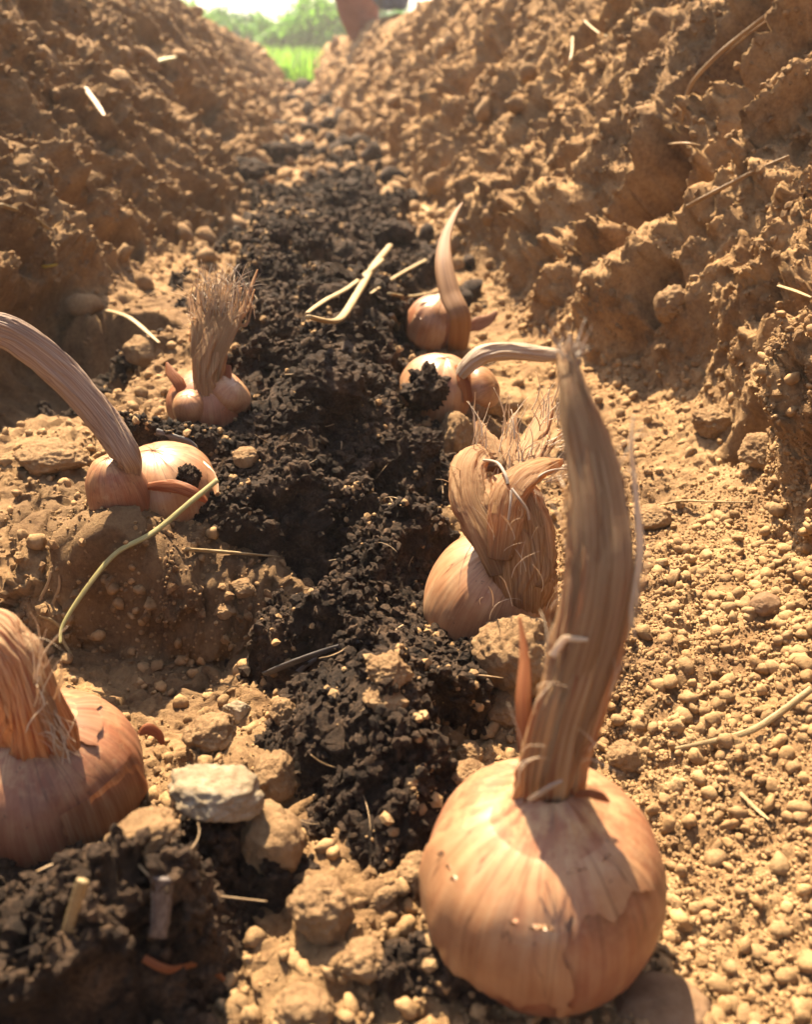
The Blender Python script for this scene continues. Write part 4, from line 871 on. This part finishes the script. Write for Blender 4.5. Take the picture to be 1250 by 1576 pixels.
# ------------------------------------------------------------------ dusty air
def haze(dens):
    V = np.array([[x, y, z] for x in (-160, 160) for y in (-30, 160) for z in (-3, 6)], float)
    Fq = np.array([[0, 1, 3, 2], [4, 6, 7, 5], [0, 4, 5, 1], [2, 3, 7, 6], [0, 2, 6, 4], [1, 5, 7, 3]])
    m, n = mat_new('dusty_air'); q = N(n); v = q('VolumePrincipled'); v.inputs['Density'].default_value = dens; v.inputs['Color'].default_value = (.9, .88, .86, 1)
    v.inputs['Anisotropy'].default_value = 0.3
    o = q('OutputMaterial'); q.link(v.outputs[0], o.inputs['Volume'])
    mesh_np('haze', V, Fq, m, smooth=False)['kind'] = 'stuff'
haze(0.013)
# ------------------------------------------------------------------ background: grass, bushes, post, sacks
def leaf_mat(name, c0, c1):
    m, n = mat_new(name); q = N(n); g = q('ObjectInfo'); at = q('Attribute', attribute_name='tone').outputs['Fac']
    cc = q.ramp(at, [(0, c0), (1, c1)]); bs = q('BsdfPrincipled'); q.link(cc, bs.inputs['Base Color']); bs.inputs['Roughness'].default_value = .5
    tr = q('BsdfTranslucent'); q.link(q.mix(1.0, cc, (1.6, 1.9, 0.9), 'MULTIPLY'), tr.inputs[0]); mx = q('MixShader'); mx.inputs[0].default_value = .45
    q.link(bs.outputs[0], mx.inputs[1]); q.link(tr.outputs[0], mx.inputs[2]); o = q('OutputMaterial'); q.link(mx.outputs[0], o.inputs[0]); return m
M['leaf'] = leaf_mat('green_leaf', (0.045, 0.12, 0.03), (0.16, 0.30, 0.06))
M['leafb'] = leaf_mat('bluish_leaf', (0.035, 0.10, 0.05), (0.09, 0.20, 0.09))
M['grass'] = leaf_mat('grass_blade', (0.07, 0.15, 0.03), (0.20, 0.32, 0.07))
def blades(name, base, h, n, mat, parent=None, wd=.012, lean=.3, sd=1, **k):
    r = np.random.default_rng(sd); Vs = []; Fs = []; T = []
    a = r.random(n) * 2 * PI; hh = h * r.uniform(.5, 1.1, n); dx = np.cos(a); dy = np.sin(a); ln = lean * r.random(n)
    for t, w_ in ((0, 1), (.5, .8), (1, .05)):
        cx = base[:, 0] + dx * ln * hh * t ** 2; cy = base[:, 1] + dy * ln * hh * t ** 2; cz = base[:, 2] + hh * t * (1 - .3 * ln * t)
        for sg in (-1, 1): Vs.append(np.stack([cx - sg * dy * wd * w_, cy + sg * dx * wd * w_, cz], -1))
    V = np.stack(Vs, 1).reshape(-1, 3); o6 = (np.arange(n) * 6)[:, None]
    Fq = np.concatenate([o6 + np.array([0, 1, 3, 2]), o6 + np.array([2, 3, 5, 4])]); tt = np.repeat(r.random(n), 6)
    return setp(mesh_np(name, V, Fq, M[mat], parent, {'tone': tt}, smooth=False), **k)
rg = np.random.default_rng(3)
n = 34000; yy = 4.5 + 14 * rg.random(n) ** 1.5; xx = -0.13 * yy + rg.uniform(-1, 1, n) * (1.0 + .35 * yy)
zz = np.full(n, -0.02)
ix = np.searchsorted(Y, yy)
blades('grass', np.stack([xx, yy, zz], -1), .17, n, 'grass', wd=.006, lean=.6, label='bright green grass beyond the far end of the trench', cat='grass', kind='stuff')
def bush(x, y, h, wdt, sd, label, mat='leaf', n=5200):
    r = np.random.default_rng(sd); root = empty('bush', (x, y, 0), label, 'bush', 'green bushes beyond the trench')
    # stems
    st = []
    for k in range(9):
        a = r.random() * 2 * PI; e = np.array([x + math.cos(a) * wdt * .6 * r.random(), y + math.sin(a) * wdt * .6 * r.random(), h * r.uniform(.6, .95)])
        st.append(tube([(x + r.normal() * .03, y + r.normal() * .03, -.03), ((x + e[0]) / 2 + r.normal() * .05, (y + e[1]) / 2, h * .45), e], [.02 * h, .012 * h, .004 * h], [.02 * h, .012 * h, .004 * h], n=14, na=7, ridges=.1))
    put('stem', merge(st), M['root'], root)
    nc = 46; cc = r.normal(size=(nc, 3)); cc /= np.linalg.norm(cc, axis=1, keepdims=True); cc *= r.random((nc, 1)) ** .45
    cc = cc * [wdt, wdt, h * .48] + [x, y, h * .52]; cr = r.uniform(.10, .26, nc) * min(h, wdt * 2)
    w_ = r.integers(0, nc, n); d = r.normal(size=(n, 3)); d /= np.linalg.norm(d, axis=1, keepdims=True)
    p = cc[w_] + d * (cr[w_] * r.random(n) ** .4)[:, None]; p[:, 2] = np.maximum(p[:, 2], .02)
    u1 = r.normal(size=(n, 3)); u1 /= np.linalg.norm(u1, axis=1, keepdims=True); u2 = np.cross(u1, d); u2 /= np.linalg.norm(u2, axis=1, keepdims=True) + 1e-9
    L = (.035 * r.uniform(.6, 1.3, n) * max(h, .7))[:, None]; V = np.stack([p - u1 * L, p - u2 * L * .4, p + u1 * L, p + u2 * L * .4], 1).reshape(-1, 3)
    ct = r.random(nc); tn = np.repeat(np.clip(.55 * ct[w_] + .45 * r.random(n), 0, 1), 4)
    mesh_np('foliage', V, (np.arange(n) * 4)[:, None] + np.arange(4), M[mat], root, {'tone': tn}, smooth=False)
def bx(u, y): return (u - CU) / FPX * (y * CP + 0.0) 
for k, (u, y, h, wd_, lab, mt) in enumerate([
        (318, 9.0, .44, .35, 'pale green bush with a pointed top, left of the gap of sky', 'leaf'),
        (372, 9.6, .40, .30, 'low dark green bush, second from the left beyond the trench', 'leafb'),
        (425, 8.6, .36, .32, 'low bright green bush straight beyond the end of the trench', 'leaf'),
        (470, 9.4, .50, .34, 'tall dark green bush in the middle of the background', 'leafb'),
        (515, 8.4, .56, .34, 'tallest light green bush, next to the leaning brown post', 'leaf'),
        (262, 13.0, .56, .35, 'small bluish bush at the far left of the sky gap', 'leafb'),
        (575, 10.0, .66, .40, 'bush behind the leaning brown post', 'leafb')]):
    bush(bx(u, y), y, h, wd_, 200 + k, lab, mt)
def plain_mat(name, c0, c1, rough=.8, sc=8):
    m, n = mat_new(name); q = N(n); tc = q('TexCoord').outputs['Object']
    cc = q.ramp(q.noise(tc, sc, 5, .6), [(.35, c0), (.65, c1)]); bs = q('BsdfPrincipled'); q.link(cc, bs.inputs['Base Color']); bs.inputs['Roughness'].default_value = rough
    q.link(q.bump(q.noise(tc, sc * 4, 4, .6), .01), bs.inputs['Normal']); o = q('OutputMaterial'); q.link(bs.outputs[0], o.inputs[0]); return m
M['post'] = plain_mat('red_brown_wood', (0.13, 0.055, 0.05), (0.22, 0.10, 0.085))
M['bluesack'] = plain_mat('dark_blue_cloth', (0.035, 0.045, 0.075), (0.06, 0.08, 0.12))
M['greysack'] = plain_mat('grey_blue_cloth', (0.18, 0.18, 0.24), (0.26, 0.26, 0.33))
M['yellow'] = plain_mat('yellow_petal', (0.65, 0.42, 0.03), (0.80, 0.58, 0.06), .5, 200)
for o in bpy.data.objects:
    if o.name.startswith('petal'): o.data.materials[0] = M['yellow']
pr = tube([P(562, 66, 3.0), P(556, 36, 2.9), P(548, -10, 2.8), P(538, -70, 2.7), P(530, -150, 2.6)], [.035, .055, .075, .080, .082], [.05, .06, .07, .07, .07], n=60, na=40, ridges=.12, rf=4, seed=301)
put('wooden_post', pr, M['post'], origin=P(553, 92, 3.0), label='thick reddish brown post leaning behind the far right bank', cat='post')
def sack(u, v, d, rx, ry, rz, mat, label, sd):
    V, Fq = rocky(5, sd, .3, .25, .04, 1.1); c = P(u, v, d); V = V * [rx, ry, rz]; V[:, 2] = np.maximum(V[:, 2], -.7 * rz) + .02 * rz * np.sin(V[:, 0] / rx * 9)
    setp(mesh_np('sack', V + c, Fq, M[mat], origin=c), label, 'sack')
sack(603, -12, 2.4, .05, .06, .06, 'bluesack', 'dark blue sack on the far right bank beside the leaning post', 5)
sack(218, -10, 1.9, .05, .06, .04, 'greysack', 'grey blue sack lying on top of the left bank', 8)

if os.environ.get('DBG'):
    for nm, c, Hh, uv in (('b1', c1, H1, (838, 1550)), ('b2', c2, H2, (748, 985)), ('b3', c3, H3, (680, 630)), ('b4', c4, H4, (668, 537)), ('b5', c5, H5, (322, 655)), ('b6', c6, H6, (243, 790)), ('b7', c7, H7, (98, 1310))):
        m = (np.abs(GX - c[0]) < .006) & (np.abs(GY - c[1]) < .006); m2 = (np.abs(CVt[:, 0] - c[0]) < .006) & (np.abs(CVt[:, 1] - c[1]) < .006)
        print(file=open('/workdir/dbg.txt', 'a')) if 0 else open('/workdir/dbg.txt', 'a').write(' '.join(map(str, (nm, 'c', c.round(4), 'bottom', round(c[2] - Hh, 4), 'ground', GZ[m].mean().round(4) if m.any() else None, 'compost', CVt[m2, 2].mean().round(4) if m2.any() else None, 'depth at foot px', round(depth_at(*uv), 4)))) + '\n')
